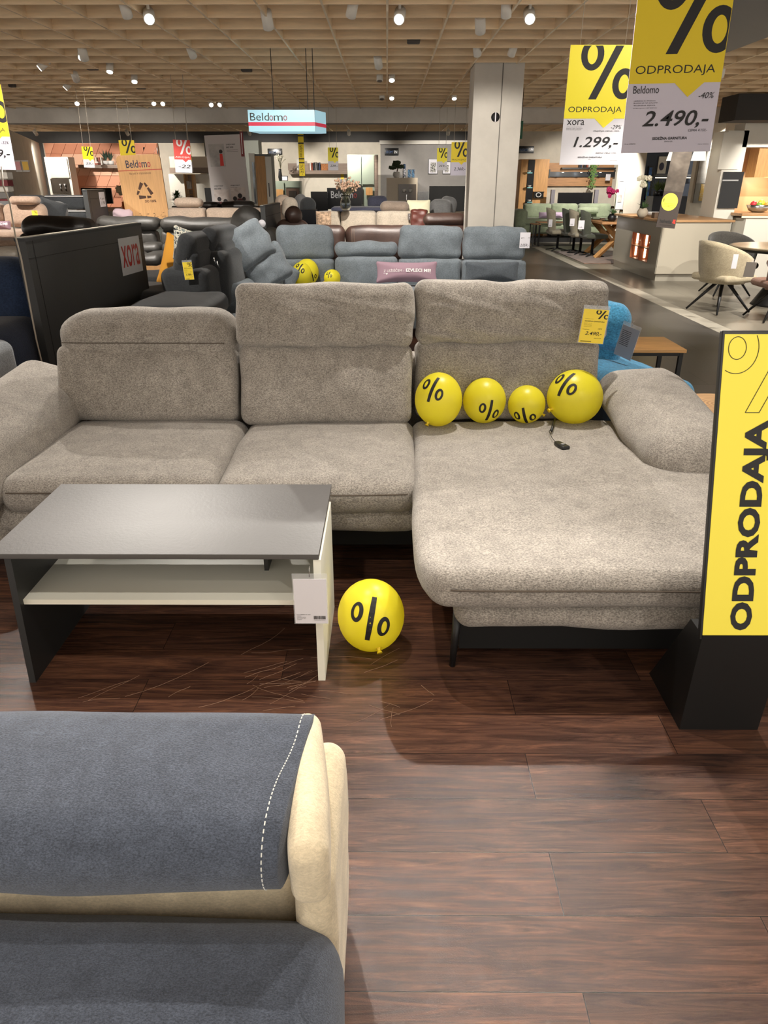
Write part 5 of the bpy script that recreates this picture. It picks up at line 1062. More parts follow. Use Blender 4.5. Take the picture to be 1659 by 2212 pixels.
# oak wall shelf with books
t = shelf('oak wall shelf panel holding books right of the yellow hanging strip', 624, 368, 752, 376, 23.46, grs, dep=.26); pb(t, 'back_panel', grs, 622, 353, 750, 368, 23.58, .04)
i = 0
for x in (669, 672.5, 677, 681, 685, 689): book('upright dark or pale book on the oak wall shelf', x, 350+(i*5 % 3)*.7, x+2.7, 367.8, 23.50, bk[(0, 1, 3, 2, 3, 4)[i]], group='books on the oak wall shelf'); i += 1
qb('picture_block', 'small picture block of warm colours right of the books on the oak shelf', 'picture', mat('print_warm', (120, 80, 50), .6, 'photo', sc=20, cols=[(40, 30, 26), (190, 120, 60), (60, 50, 50)]), 694, 354, 709, 367.8, 23.50, .03)
qb('clear_stand', 'pale acrylic sheet standing at the left end of the oak wall shelf', 'stand', mat('pale_sheet', (206, 204, 200), .3), 641, 344, 655, 367.8, 23.50, .02)
t = root('tall_cabinet', 'tall sage green cabinet with oak inset right of the oak wall shelf', 'cabinet', 783, 430, 21.82)
pb(t, 'body', sage, 751, 334, 816, 440, 21.82, .5, ground=True); pb(t, 'door', sage, 753, 336, 780, 398, 21.776, .02); pb(t, 'door', sage, 782, 336, 808, 398, 21.776, .02); pb(t, 'oak_inset', oakb, 790, 405, 805, 422, 21.754, .02); pb(t, 'niche', mat('niche_black', (30, 28, 27), .7), 760, 402, 784, 440, 21.754, .02); pb(t, 'side_panel', grs, 809, 335, 817, 440, 21.732, .02, ground=True)
plate('price_tag', 'small yellow tag under the right end of the oak wall shelf', 736, 375, 743, 387, 23.70, yt); plate('price_tag', 'small grey tag below the yellow one under the oak wall shelf', 732, 388, 740, 398, 23.71, mat('grey_card', (150, 152, 160), .5)); plate('price_tag', 'tiny yellow tag hanging between pink shelf and wooden board', 256, 364, 265, 375, 22.48, yt)
# cream cabinet with cups
t = root('display_cabinet', 'cream cabinet with glass door showing two white cups', 'cabinet', 868, 430, 21.82)
pb(t, 'body', creamc, 835, 384, 902, 442, 21.82, .42, ground=True); pb(t, 'door', creamc, 837, 386, 859, 440, 21.776, .02); pb(t, 'glass_door', mat('showcase_back', (96, 82, 68), .3), 861, 398, 899, 433, 21.776, .02); pb(t, 'handle', chrome, 878, 420, 879, 433, 21.732, .015)
for x in (873, 886):
    q = PY(x, 414.5, 21.666); t = thing('cup', ('left' if x == 873 else 'right')+' white cup behind the cream cabinet glass', 'cup', q); t.scale = (1.3, 1.3, 1.3); mk('bowl', B().lathe([(.02, 0), (.035, .02), (.04, .055), (.037, .055), (.03, .02)], c=q, n=16), potw, t); mk('saucer', B().lathe([(.03, -.006), (.055, 0), (.03, 0)], c=q, n=16), potw, t); mk('handle', B().tube([q+Vector((.036, 0, .045)), q+Vector((.06, 0, .03)), q+Vector((.034, 0, .012))], .005, n=5), potw, t)
q = PY(857, 384, 22.26); t = thing('bonsai', 'small bonsai in a round white pot on the cream cabinet', 'plant', q); t.scale = (1.3, 1.3, 1.3); mk('pot', B().lathe([(.05, 0), (.085, .05), (.075, .1), (.06, .12)], c=q, n=18), potw, t); mk('trunk', B().tube([q+Vector((0, 0, .1)), q+Vector((.02, 0, .18)), q+Vector((-.02, 0, .26))], .012), brown_ink, t)
bb = B(); [bb.soft((.16, .12, .07), .033, ctr=q+Vector(v), wr=.02, wf=30, n=4) for v in ((-.09, 0, .20), (.08, 0, .22), (0, 0, .30), (-.02, 0, .25))]; mk('foliage', bb, mat('bonsai_green', (48, 62, 40), .8), t)
q = PY(873, 384, 22.26); t = thing('bottle_vase', 'tall blue and silver patterned vase on the cream cabinet', 'vase', q); t.scale = (1.3, 1.3, 1.3); mk('vase', B().lathe([(.03, 0), (.035, .14), (.03, .17), (.03, .18)], c=q, n=14), mat('silver_pattern', (180, 180, 186), .4, 'photo', sc=30, hard=True, cols=[(60, 70, 90), (200, 200, 204), (90, 100, 120)]), t); mk('stopper', B().lathe([(.028, .18), (.03, .26), (.02, .27)], c=q, n=14), mat('deep_blue', (40, 70, 110), .4), t)
for x in (881, 889): book('dark blue patterned book standing on the cream cabinet', x, 366, x+6.5, 383.6, 22.150, mat('blue_print', (40, 60, 84), .5, 'photo', sc=24, hard=True, cols=[(24, 34, 52), (70, 110, 140), (30, 44, 66)]), group='blue books on the cream cabinet')
for i, (xa, xb, ya) in enumerate(((925, 946, 343), (956, 974, 349), (1004, 1016, 343))):
    t = root('framed_print', ['framed poster with a drawn glass left of the small yellow sign', 'framed poster half hidden between the two yellow signs', 'framed poster half hidden beside the column'][i], 'picture', xa, ya, 23.69, z=PY(xa, 376, 23.69).z); pb(t, 'frame', blackm, xa, ya, xb, 376, 23.69, .03); pb(t, 'print', paper, xa+1.2, ya+1.2, xb-1.2, 374.8, 23.68, .012); pb(t, 'drawing', mat('line_art', (180, 178, 172), .6, 'photo', sc=34, hard=True, cols=[(40, 40, 40), (200, 198, 190), (60, 60, 60)]), xa+5, ya+8, xb-5, 372, 23.67, .006)
t = root('television', 'large black television left of the concrete column', 'television', 970, 430, 20.94); pb(t, 'screen', tvm, 927, 402, 1011, 456, 20.94, .05); pb(t, 'lowboard', creamc, 905, 457, 1012, 466, 20.72, .4, ground=True); pb(t, 'foot', chrome, 996, 456, 1001, 459, 20.896, .05)
pb(root('grey_box', 'pale grey box right of the cream cabinet', 'box', 907, 425, 22.04), 'body', greyf, 903, 414, 926, 440, 22.04, .3, ground=True)
# green framed sign and beam details
t = root('hanging_frame_sign', 'green framed white sign hanging right of the column', 'sign', 1120, 300, 12.0, z=PY(1120, 300, 12).z); pb(t, 'frame', mat('sign_green', (30, 92, 64), .5), 1112, 261, 1129, 300, 12.0, .03); pb(t, 'face', mat('sign_pale', (200, 204, 190), .5), 1114, 268, 1124, 293, 11.985, .016); q = PY(1128, 261, 12.0); mk('cable', B().tube([q+Vector((-.01, .01, 0)), Vector((q.x-.01, 12.01, HL+.05))], .004), blackm, t)
# ================= oak wall unit, green sofa, dining group =================
t = root('display_unit', 'tall oak wall unit with a dark glass strip and lit shelves', 'cabinet', 1155, 440, 22.48)
pb(t, 'body', oakb, 1121, 344, 1182, 470, 22.48, .45, ground=True); pb(t, 'left_door', oakb, 1122, 345, 1137, 470, 22.414, .03, ground=True); pb(t, 'glass_strip', tvm, 1138, 345, 1152, 452, 22.392, .03); pb(t, 'right_door', oakb, 1153, 345, 1181, 414, 22.414, .03); pb(t, 'niche', tvm, 1153, 414, 1174, 428, 22.392, .03)
for ya in (373, 405, 436): pb(t, 'lit_shelf', mat('teal_glow', (150, 220, 214), .4, 'emit', e=1.2), 1139, ya, 1150, ya+1.2, 22.348, .015)
for ya, lb_ in ((373, 'white bowl on the top lit shelf of the oak wall unit'), (405, 'white bowl on the middle lit shelf of the oak wall unit'), (436, 'white bowl on the lowest lit shelf of the oak wall unit')):
    q = PY(1143, ya-.3, 22.260); single('bowl', B().lathe([(.02, 0), (.05, .03), (.055, .05), (.05, .05), (.03, .02)], c=q, n=14), potw, lb_, 'bowl')
q = PY(1163, 421, 22.36); single('ring_ornament', B().tube([q+Vector((.07*math.cos(a/12*2*PI), 0, .07*math.sin(a/12*2*PI)*.8)) for a in range(13)], .014, n=6), potw, 'white ring ornament in the black niche of the oak wall unit', 'ornament')
t = root('lamp_board', 'oak wall board with a black strip of three small lamps above the television', 'wall shelf', 1250, 380, 23.50, z=PY(1250, 403, 23.50).z)
pb(t, 'upper_board', oakx, 1181, 352, 1326, 371, 23.58, .1); pb(t, 'black_strip', mat('black_strip', (34, 34, 36), .4), 1180, 371, 1328, 382, 23.50, .12); pb(t, 'lower_board', oakx, 1178, 383, 1322, 402, 23.58, .1); pb(t, 'bracket', blackm, 1186, 366, 1188, 385, 22.92, .12)
for i, x in enumerate((1211, 1250, 1291)):
    q = PY(x, 372, 23.30); mk('downlight', B().lathe([(.03, 0), (.03, .01)], c=(q.x, 23.008, q.z-.012), n=12), lens, t)
    ld = bpy.data.lights.new('downlight_glow', 'POINT'); ld.energy = .8; ld.shadow_soft_size = .02; ld.color = (.8, .9, 1); lo = bpy.data.objects.new('downlight_glow', ld); C.objects.link(lo); lo.parent = t; lo.location = Vector((q.x, 23.30, q.z-.04))-Vector(t.location)
shelf('black shelf board behind the hanging sale sign, over the oak wall board', 1214, 362, 1330, 365.5, 23.4, blackm, dep=.2)
for i, x in enumerate((1251, 1255, 1262, 1267, 1271)): book('dark or rust book on the board above the black lamp strip', x, 352, x+3.4, 361.8, 23.44, bk[(3, 4, 3, 1, 0)[i]], group='books above the black lamp strip')
q = PY(1281, 361, 23.3); t = thing('trailing_plant', 'trailing green plant hanging over the oak wall board', 'plant', q); mk('pot', B().lathe([(.05, 0), (.06, .1), (.055, .1)], c=q, n=14), potw, t); b = B(); rs = random.Random(2)
for i in range(150): u = q+Vector((rs.gauss(0, .05), -.10+rs.gauss(0, .02), .08-rs.random()**1.3*.62)); s_ = .022; b.add([u, u+Vector((s_, -.01, -s_)), u+Vector((0, -.012, -2*s_)), u+Vector((-s_, .004, -s_))], [(0, 1, 2, 3)])
mk('leaves', b, mat('bright_leaf', (92, 128, 52), .6), t)
t = root('television', 'black television over the green sofa', 'television', 1240, 440, 22.04); pb(t, 'screen', tvm, 1205, 416, 1279, 442, 22.04, .05); pb(t, 'lowboard', wht, 1186, 443, 1310, 460, 22.150, .4, ground=True)
spk = mat('speaker_grey', (110, 106, 112), .6)
for x, lb_ in ((1190, 'tall grey column speaker left of the television over the green sofa'), (1284, 'tall grey column speaker right of the television over the green sofa')): qb('column_speaker', lb_, 'speaker', spk, x, 410, x+8, 443, 21.996, .12, ground=True)
plate('price_tag', 'white price card on the right end of the black lamp strip', 1308, 376, 1318, 390, 23.3, paper)
gf = mat('sage_velvet', (132, 142, 118), kind='fabric', contrast=.12, scale=3); gx0, gx1 = PY(1118, 480, 21.3).x, PY(1335, 480, 21.3).x
t = thing('sofa', 'sage green fabric sofa in front of the oak wall unit', 'sofa', ((gx0+gx1)/2, 21.3, 0))
for xa, xb in ((1132, 1191), (1191, 1249), (1250, 1320)): pb(t, 'back_cushion', gf, xa, 440, xb, 472, 21.5, .26, soft=.07)
for xa, xb in ((1128, 1217), (1218, 1325)): pb(t, 'seat_cushion', gf, xa, 472, xb, 486, 20.9, .8, soft=.06)
pb(t, 'armrest', gf, 1114, 453, 1140, 492, 20.9, .7, soft=.09); pb(t, 'roll_cushion', gf, 1250, 448, 1294, 462, 21.2, .22, soft=.07); pb(t, 'base', gf, 1120, 484, 1325, 505, 20.95, .9, soft=.05)
mk('plinth', B().box(gx0+.1, gx1-.1, 21.0, 21.8, 0, .12), blackm, t)
mpil('lilac pillow, left one on the sage green sofa', mat('lilac_cloth', (176, 156, 178), .9), 1163, 458, 1190, 473, 20.95, th=.12); mpil('lilac pillow, right one on the sage green sofa', MATS['lilac_cloth'], 1190, 458, 1218, 473, 20.9, th=.12)
# nest of black framed tables
for i, (xa, ya, xb, yb, Y, lb_) in enumerate(((1151, 484, 1167, 520, 19.6, 'narrow black framed side table left of the pale dining chair'), (1163, 480, 1245, 520, 19.9, 'black framed coffee table before the sage green sofa'))):
    a0, a1, z0, z1 = SPAN(xa, ya, xb, yb, Y); t = thing('frame_table', lb_, 'table', ((a0+a1)/2, Y, 0)); mk('tabletop', B().box(a0, a1, Y, Y+.5, z1-.02, z1), oakx, t)
    for x in (a0+.015, a1-.015):
        for y in (Y+.015, Y+.485): mk('leg', B().box(x-.012, x+.012, y-.012, y+.012, 0, z1-.02), blackm, t)
    mk('rail', B().box(a0, a1, Y+.005, Y+.025, .0, .02), blackm, t)
# rugs and bases
single('rug', B().box(4.05, 6.0, 15.4, 18.3, .001, .012), mat('brown_pattern_rug', (122, 98, 84), .95, 'fabric', contrast=.4, scale=20), 'brown speckled rug under the wooden dining table', 'rug')
def shellchair(name, label, m, loc, rz, sh=.47, bh=.86, wd=.50, legs='star', lean=.10, group=None, wrap=1.25, mseat=None, depth=.50):
    t = thing(name, label, 'chair', loc, rz=rz, group=group)   # looks towards -y
    mk('seat', B().soft((wd*.92, depth*.88, .085), .04, ctr=(0, 0, sh-.04), n=6, puff=(.0, 0, .02)), mseat or m, t)
    V = []; F = []; na, nz_ = 20, 8; th = .028
    for side in (0, 1):
        for j in range(nz_+1):
            v = j/nz_
            for i in range(na+1):
                a = -wrap+2*wrap*i/na; R_ = (wd/2-.01-(th if side else 0)); arm = 1-(abs(a)/wrap)**2*(.42 if wrap > 1 else .12)
                z = sh-.10+(bh-sh+.10)*arm*v; e = 1-.10*(1-v)**2
                V.append((math.sin(a)*R_*e, math.cos(a)*R_*.95*e+lean*v*math.cos(a), z))
    n1 = (na+1)*(nz_+1)
    for s_ in (0, 1):
        for j in range(nz_):
            for i in range(na):
                q = [s_*n1+j*(na+1)+i, s_*n1+j*(na+1)+i+1, s_*n1+(j+1)*(na+1)+i+1, s_*n1+(j+1)*(na+1)+i]; F.append(q if s_ == 0 else q[::-1])
    for i in range(na): F.append([nz_*(na+1)+i, nz_*(na+1)+i+1, n1+nz_*(na+1)+i+1, n1+nz_*(na+1)+i]); F.append([i+1, i, n1+i, n1+i+1])
    for j in range(nz_):
        for i in (0, na): F.append([j*(na+1)+i, (j+1)*(na+1)+i, n1+(j+1)*(na+1)+i, n1+j*(na+1)+i])
    b = B(); b.add(V, F, True); mk('shell', b, m, t)
    if legs == 'star':
        mk('column', B().lathe([(.03, .05), (.03, sh-.09), (.09, sh-.08)], n=12), blackm, t)
        for k in range(4): a = PI/4+k*PI/2; mk('foot', B().tube([(0, 0, .06), (math.cos(a)*.30, math.sin(a)*.30, .014)], [.018, .012], n=6), blackm, t)
    else:
        for k in range(4): a = PI/4+k*PI/2; mk('leg', B().tube([(math.cos(a)*.05, math.sin(a)*.05, sh-.09), (math.cos(a)*.38, math.sin(a)*.38, .012)], [.024, .012], n=8), blackm, t)
    return t
pale = mat('pale_taupe_weave', (166, 158, 138), kind='fabric', contrast=.12, scale=3); gch = mat('grey_green_weave', (88, 92, 80), kind='fabric', contrast=.12, scale=3)
def cardon(label, x0, y0, x1, y1, Y, s_=None, yaw=0): return plate('price_tag', label, x0, y0, x1, y1, Y, paper, yaw=yaw, dr=(lambda b, w_, h_: text(b, s_, w_*.2, h_*.12, w_*.85, h_*.28)) if s_ else None)
for px, py, m, lb_ in ((1203, 541, pale, 'pale taupe dining chair, leftmost at the wooden dining table'), (1237, 545, gch, 'grey-green dining chair mostly hidden between the two pale ones'), (1252, 549, pale, 'pale taupe dining chair, second pale one at the wooden dining table'), (1277, 554, gch, 'grey-green dining chair nearest the kitchen island')):
    q = PZ(px, py, 0); shellchair('dining_chair', lb_, m, (q.x, q.y, 0), PI/2+.12, wrap=.95, bh=.97, wd=.56, depth=.56)
cardon('white price card on the leftmost pale dining chair', 1185, 474, 1193, 490, 17.9, '189,-'); cardon('white price card on the second pale dining chair', 1231, 472, 1241, 488, 16.7, '189,-'); cardon('white price card on the grey-green dining chair', 1249, 476, 1262, 495, 16.1, '149,-')
# wooden dining table with crossed legs
Z = .76; t = thing('dining_table', 'wooden dining table with crossed oak legs, set with plates and glasses', 'table', (5.0, 17.0, 0))
mk('tabletop', B().box(4.50, 5.5, 16.0, 17.9, Z-.045, Z, bev=.006), oakx, t)
for s_ in (-1, 1):
    for y in (16.5, 17.4): mk('leg', B().tube([(5.0-s_*.42, y+s_*.06, 0), (5.0+s_*.32, y+s_*.06, Z-.04)], .06, n=4), oakb, t)
for x, y, lb_ in ((4.68, 17.2, 'black plate with folded napkin on the wooden dining table, left one'), (4.80, 16.6, 'black plate with folded napkin on the wooden dining table, right one')):
    t = thing('plate', lb_, 'plate', (x, y, Z)); mk('dish', B().lathe([(.08, 0), (.15, .012), (.15, .016), (.07, .006)], c=(x, y, Z), n=24), blackm, t); mk('napkin', B().soft((.16, .1, .04), .015, ctr=(x, y, Z+.03), n=3), gf, t)
def wineglass(label, x, y, z, h=.2):
    t = thing('wine_glass', label, 'glass', (x, y, z)); g = mat('clear_glass', (225, 232, 230), .05, 'glass')
    mk('glass', B().lathe([(.035, 0), (.034, .003), (.005, .006), (.004, h*.45), (.03, h*.55), (.04, h*.75), (.034, h), (.032, h), (.037, h*.75), (.028, h*.57), (.003, h*.48)], c=(x, y, z), n=18), g, t)
wineglass('tall wine glass at the far side of the wooden dining table', 5.05, 17.3, Z, .27); wineglass('wine glass nearest the kitchen island on the dining table', 4.92, 16.2, Z, .24)
def orchid(label, px, py, Y, ztop, pot, bm_, h, pm=None):
    q = PY(px, py, Y); z = pot; t = thing('potted_orchid', label, 'plant', (q.x, Y, z)); c = (q.x, Y, z)
    mk('pot', B().lathe([(.05, 0), (.09, .05), (.09, .1), (.06, .15), (.05, .15)], c=c, n=20), pm or mat('pale_clay', (196, 184, 164), .7), t)
    mk('stem', B().tube([(q.x, Y, z+.12), (q.x+.03, Y, z+h*.5), (q.x+.02, Y, z+h*.85), (q.x-.05, Y, z+h)], .006, n=6), leafm, t); leaves(t, (q.x, Y, z+.14), 9, .2, .03, leafm, 8, up=.5)
    rs = random.Random(px); b = B()
    for i in range(13):
        c2 = Vector((q.x-.04+rs.uniform(-.13, .10), Y+rs.uniform(-.06, .06), z+h-rs.uniform(-.04, .12)))
        for k in range(5): a = 2*PI*k/5+rs.random(); d = Vector((math.cos(a), rs.uniform(-.4, .4), math.sin(a)))*.036; b.ball(c2+d*.6, (.022, .012, .022), n=8)
    mk('blossoms', b, bm_, t); return t
orchid('magenta orchid at the end of the wooden dining table', 1322, 470, 16.3, 0, Z, mat('magenta_petal', (170, 30, 90), .6), .60, blackm)

# ================= kitchen island =================
isl = mat('gloss_greige', (172, 166, 152), .18); ist = mat('island_oak_top', (190, 148, 104), .45, 'wood', axis='x'); cop = mat('copper_niche', (186, 116, 78), .4, 'wood', axis='z', lo=.85)
IX, IY0, IY1, IH = 4.53, 12.6, 15.1, .93
t = thing('kitchen_island', 'glossy greige kitchen island with oak worktop and four lit niches', 'kitchen island', (5.15, 13.8, 0))
# left flank built round a recess
ny0, ny1 = 13.05, 14.05; nz0, nz1 = .25, .70
mk('plinth', B().box(IX+.03, 5.60, IY0+.03, IY1-.03, 0, .12), isl, t)
b = B(); b.box(IX, IX+.35, IY0, ny0, .12, IH); b.box(IX, IX+.35, ny1, IY1, .12, IH); b.box(IX, IX+.35, ny0, ny1, .12, nz0); b.box(IX, IX+.35, ny0, ny1, nz1, IH); b.box(IX+.34, IX+.36, ny0, ny1, nz0, nz1); b.box(IX+.35, 5.64, IY0, IY1, .12, IH); mk('carcass', b, isl, t)
mk('front_panel', B().box(IX+.01, 5.64, IY0-.02, IY0, .12, IH), mat('matt_sand', (186, 178, 160), .6), t)
b = B(); b.box(IX+.32, IX+.338, ny0, ny1, nz0, nz1); b.box(IX+.002, IX+.33, ny0, ny0+.012, nz0, nz1); b.box(IX+.002, IX+.33, ny1-.012, ny1, nz0, nz1); b.box(IX+.002, IX+.33, ny0, ny1, nz0, nz0+.012); b.box(IX+.002, IX+.33, ny0, ny1, nz1-.012, nz1)
b.box(IX+.002, IX+.33, (ny0+ny1)/2-.012, (ny0+ny1)/2+.012, nz0, nz1); b.box(IX+.002, IX+.33, ny0, ny1, (nz0+nz1)/2-.008, (nz0+nz1)/2+.008); mk('niche_lining', b, cop, t); NL = C.objects[-1]
nl = mat('niche_lamp', (255, 226, 190), .4, 'emit', e=7.0)
for yy in ((ny0+ny1)/2-.022, ny1-.022):
    for za, zb_ in ((nz0+.04, (nz0+nz1)/2-.02), ((nz0+nz1)/2+.02, nz1-.03)): mk('niche_lamp', B().box(IX+.085, IX+.118, yy, yy+.009, za, zb_), nl, NL)
for yy, lb_ in (((ny0+ny1)/2+.33, 'left'), (ny0+.33, 'right')): wineglass('glass on the shelf of the %s lit niche pair of the island' % lb_, IX+.14, yy, (nz0+nz1)/2+.009, .10)
mk('worktop', B().box(IX-.06, 5.70, IY0-.05, IY1+.04, IH, IH+.035, bev=.004), ist, t)
IT = IH+.036
orchid('white orchid in a round clay pot on the kitchen island', 1388, 455, 13.4, 0, IT, mat('white_petal', (226, 220, 196), .6), .62)
q = PY(1416, 458, 13.9); t = thing('serving_bowl', 'white oblong bowl on the kitchen island behind the clay pot', 'bowl', (q.x, 13.9, IT)); mk('bowl', B().lathe([(.08, 0), (.13, .03), (.15, .07), (.14, .07), (.10, .02)], c=(q.x, 13.9, IT), n=24, sx=1.5), potw, t)
q = PY(1414, 460, 13.1); single('wooden_box', B().box(q.x, q.x+.14, 13.1, 13.25, IT, IT+.09, bev=.004), mat('dark_oak', (92, 72, 54), .6), 'small dark wooden box on the island worktop', 'box'); q = PY(1430, 466, 12.9); single('wooden_block', B().box(q.x, q.x+.09, 12.9, 13.05, IT, IT+.14, bev=.004), oakb, 'light wooden block on the island behind the narrow hanging poster', 'box')
# hanging narrow poster
a0, a1, z0, z1 = SPAN(1430, 300, 1472, 492, 11.2); w_ = a1-a0; H_ = z1-z0
t = thing('hanging_poster', 'narrow brown photo poster with a yellow disc hanging before the kitchen island', 'poster', ((a0+a1)/2, 11.2, z0), rz=0, ry=.08)
mk('sheet', B().box(-w_/2, w_/2, 0, .004, 0, H_), mat('brown_photo', (104, 92, 80), .5, 'photo', sc=3, cols=[(40, 35, 32), (70, 62, 54), (96, 88, 78)]), t)
mk('band', B().box(-w_/2, w_/2, -.003, 0, 0, H_*.42), mat('brown_band', (54, 45, 40), .6), t)
b = B(); b.m = Matrix.Translation((0, -.003, 0)); b.polys([disk(-w_*.08, H_*.30, w_*.42, 32)]); mk('yellow_disc', b, yelb, t)
b = B(); b.m = Matrix.Translation((0, -.004, 0)); text(b, 'helvetia', -w_*.36, H_*.055, w_*.26, H_*.10, bold=.02); text(b, 'Tvoja zavarovalnica', -w_*.32, H_*.025, w_*.3, H_*.038)
for i in range(3): text(b, ['Skenirajte kodo in', 'zavarujte pohištvo', 'ob nakupu'][i], -w_*.36, H_*(.275-.018*i), w_*.2, H_*(.287-.018*i))
b.polys([[(-w_*.42, H_*.29), (-w_*.38, H_*.30), (-w_*.38, H_*.34), (-w_*.42, H_*.33)]]); mk('lettering', b, ink, t)
b = B(); b.m = Matrix.Translation((0, -.004, 0)); b.polys([[(w_*.30, H_*.06), (w_*.36, H_*.06), (w_*.40, H_*.10), (w_*.34, H_*.105)], [(w_*.38, H_*.055), (w_*.46, H_*.055), (w_*.44, H_*.105), (w_*.41, H_*.10)]]); mk('emblem', b, red, t)
b = B(); b.m = Matrix.Translation((0, -.002, 0)); b.polys([disk(w_*.2, H_*.93, w_*.22, 24)]); mk('red_disc', b, red, t)
mk('cord', B().tube([(0, .002, H_-.01), (0, .002, HL+.05-z0)], .003, n=4), cordm, t)
# ================= booth with dark blue walls behind the island =================
blu = mat('slate_blue_wall', (64, 72, 86), .7); b1 = PY(1345, 400, 20.50).x
struct('wall_booth', B().box(PY(1335, 400, 20.50).x, PY(1388, 400, 20.50).x, 20.50, 20.72, 0, 2.7), wallw); struct('wall_booth.001', B().box(PY(1378, 400, 21.82).x, PY(1520, 400, 21.82).x, 21.82, 22.04, 0, 2.7), blu)
struct('wall_booth.002', B().box(PY(1496, 400, 19.18).x, PY(1555, 400, 19.18).x, 19.18, 19.40, 0, 2.9), wallw)
t = root('poster', 'narrow white poster strip with small photos beside the dark blue booth', 'poster', 1344, 440, 20.390, z=PY(1344, 452, 20.390).z); pb(t, 'sheet', mat('poster_cool_white', (204, 208, 212), .6), 1335, 345, 1351, 452, 20.488, .01); pb(t, 'photo', skin, 1339, 370, 1348, 391, 20.478, .01); pb(t, 'photo', skin, 1334.5, 421, 1342, 436, 20.478, .01)
t = root('artwork', 'narrow blue picture on the dark blue booth wall', 'picture', 1401, 440, 21.78, z=PY(1401, 440, 21.78).z); pb(t, 'frame', tvm, 1396, 359, 1409, 432, 21.79, .03); pb(t, 'print', mat('blue_art', (60, 110, 180), .5, 'photo', sc=3, cols=[(26, 34, 60), (70, 120, 190), (40, 60, 100)]), 1398, 362, 1404, 430, 21.775, .012)
t = root('artwork', 'white picture of a dark shell on the booth wall', 'picture', 1428, 375, 21.78, z=PY(1428, 375, 21.78).z); pb(t, 'frame', wht, 1421, 338, 1439, 375, 21.79, .03); a0, a1, z0, z1 = SPAN(1424, 352, 1433, 367, 21.78); mk('motif', B().ball(((a0+a1)/2, 21.785, (z0+z1)/2), (.07, .006, .10), n=14), mat('motif_slate', (70, 70, 90), .6), t)
t = root('kitchen_counter', 'dark kitchen counter in the booth behind the island', 'counter', 1470, 450, 20.50); pb(t, 'counter', mat('slate_counter', (44, 48, 56), .4), 1408, 424, 1492, 470, 20.50, .6, ground=True); pb(t, 'wall_rack', mat('shelf_steel', (120, 120, 118), .4), 1416, 377, 1500, 380, 21.38, .2); pb(t, 'light_bar', mat('warm_bar', (255, 240, 214), .4, 'emit', e=2.5), 1416, 383, 1500, 385, 21.424, .05)
for x, lb_ in ((1417, 'left'), (1432, 'right')):
    q = PY(x, 424, 20.830); t = thing('potted_herb', 'bushy green herb in a dark pot, %s one on the booth counter' % lb_, 'plant', q); mk('pot', B().lathe([(.08, 0), (.1, .13), (.09, .13)], c=q, n=14), blackm, t); leaves(t, q+Vector((0, 0, .12)), 70, .36, .016, mat('herb_green', (110, 128, 70), .6), x, up=1.3)
lampm = mat('lit_shade', (255, 246, 224), .5, 'emit', e=1.6)
for xa, xb, ya, yb, Y, lb_ in ((1494, 1524, 325, 347, 13.90, 'large lit white lampshade below the big sale sign, right one'), (1440, 1470, 332, 347, 16.10, 'lit white lampshade half hidden by the narrow hanging poster')):
    a0, a1, z0, z1 = SPAN(xa, ya, xb, yb, Y); t = thing('pendant_lamp', lb_, 'lamp', ((a0+a1)/2, Y, z0)); mk('lamp_shade', B().lathe([((a1-a0)/2, 0), ((a1-a0)*.36, z1-z0+.04)], c=((a0+a1)/2, Y, z0), n=28), lampm, t); mk('cable', B().tube([((a0+a1)/2, Y, z1), ((a0+a1)/2, Y, HL+.05)], .004), blackm, t)
t = root('notice_case', 'glazed notice case with papers and yellow brochures on the white wall', 'notice board', 1538, 380, 18.96, z=PY(1538, 436, 18.96).z)
pb(t, 'frame', mat('alu_frame', (150, 150, 142), .4), 1506, 322, 1560, 438, 19.13, .05); pb(t, 'sheets', mat('notice_paper', (196, 194, 188), .6, 'photo', sc=8, cols=[(206, 204, 198), (180, 178, 172)]), 1509, 326, 1557, 396, 19.12, .012); pb(t, 'brochures', mat('notice_brochure', (200, 180, 110), .6, 'photo', sc=9, cols=[(212, 206, 190), (206, 168, 70), (200, 196, 190)]), 1511, 398, 1545, 434, 19.12, .012)
# ================= kitchen line at the right =================
KY = 13.5
struct('trim_fascia', B().box(PY(1585, 260, 12.6).x, 9.5, 12.6, 13.2, 2.40, 2.76), mat('charcoal_fascia', (46, 44, 42), .7)); struct('wall_kitchen', B().box(PY(1549, 400, 14.9).x, 10, 14.9, 15.0, 0, 2.76), mat('kitchen_wall_white', (226, 216, 196), .8))
t = root('oven_cabinet', 'tall white kitchen cabinet with a built-in black oven', 'cabinet', 1575, 440, KY); pb(t, 'body', wht, 1556, 282, 1600, 470, KY, .6, ground=True); pb(t, 'upper_door', wht, 1556, 286, 1600, 366, KY-.02, .02); ov = pb(t, 'oven', mat('oven_black', (20, 20, 22), .12), 1556, 371, 1599, 450, KY-.03, .04); pb(ov, 'handle', chrome, 1560, 388, 1594, 391, KY-.07, .035)
t = root('hanging_cupboard', 'white wall cupboards with oak niche above the kitchen worktop', 'cupboard', 1630, 310, KY, z=PY(1630, 318, KY).z); pb(t, 'cupboards', wht, 1605, 266, 1740, 318, KY, .4); pb(t, 'oak_niche', oakb, 1634, 318, 1740, 383, KY+.05, .35)
b_ = qb('splashback', 'warm oak-tone splashback panel behind the fruit bowl', 'panel', mat('sand_splash', (206, 166, 124), .5), 1592, 320, 1740, 462, KY+.58, .03)
ld = bpy.data.lights.new('cupboard_lamp', 'POINT'); ld.energy = 10; ld.shadow_soft_size = .05; ld.color = (1, .86, .66); lo = bpy.data.objects.new('cupboard_lamp', ld); C.objects.link(lo); q = PY(1655, 392, KY+.2); lo.location = q
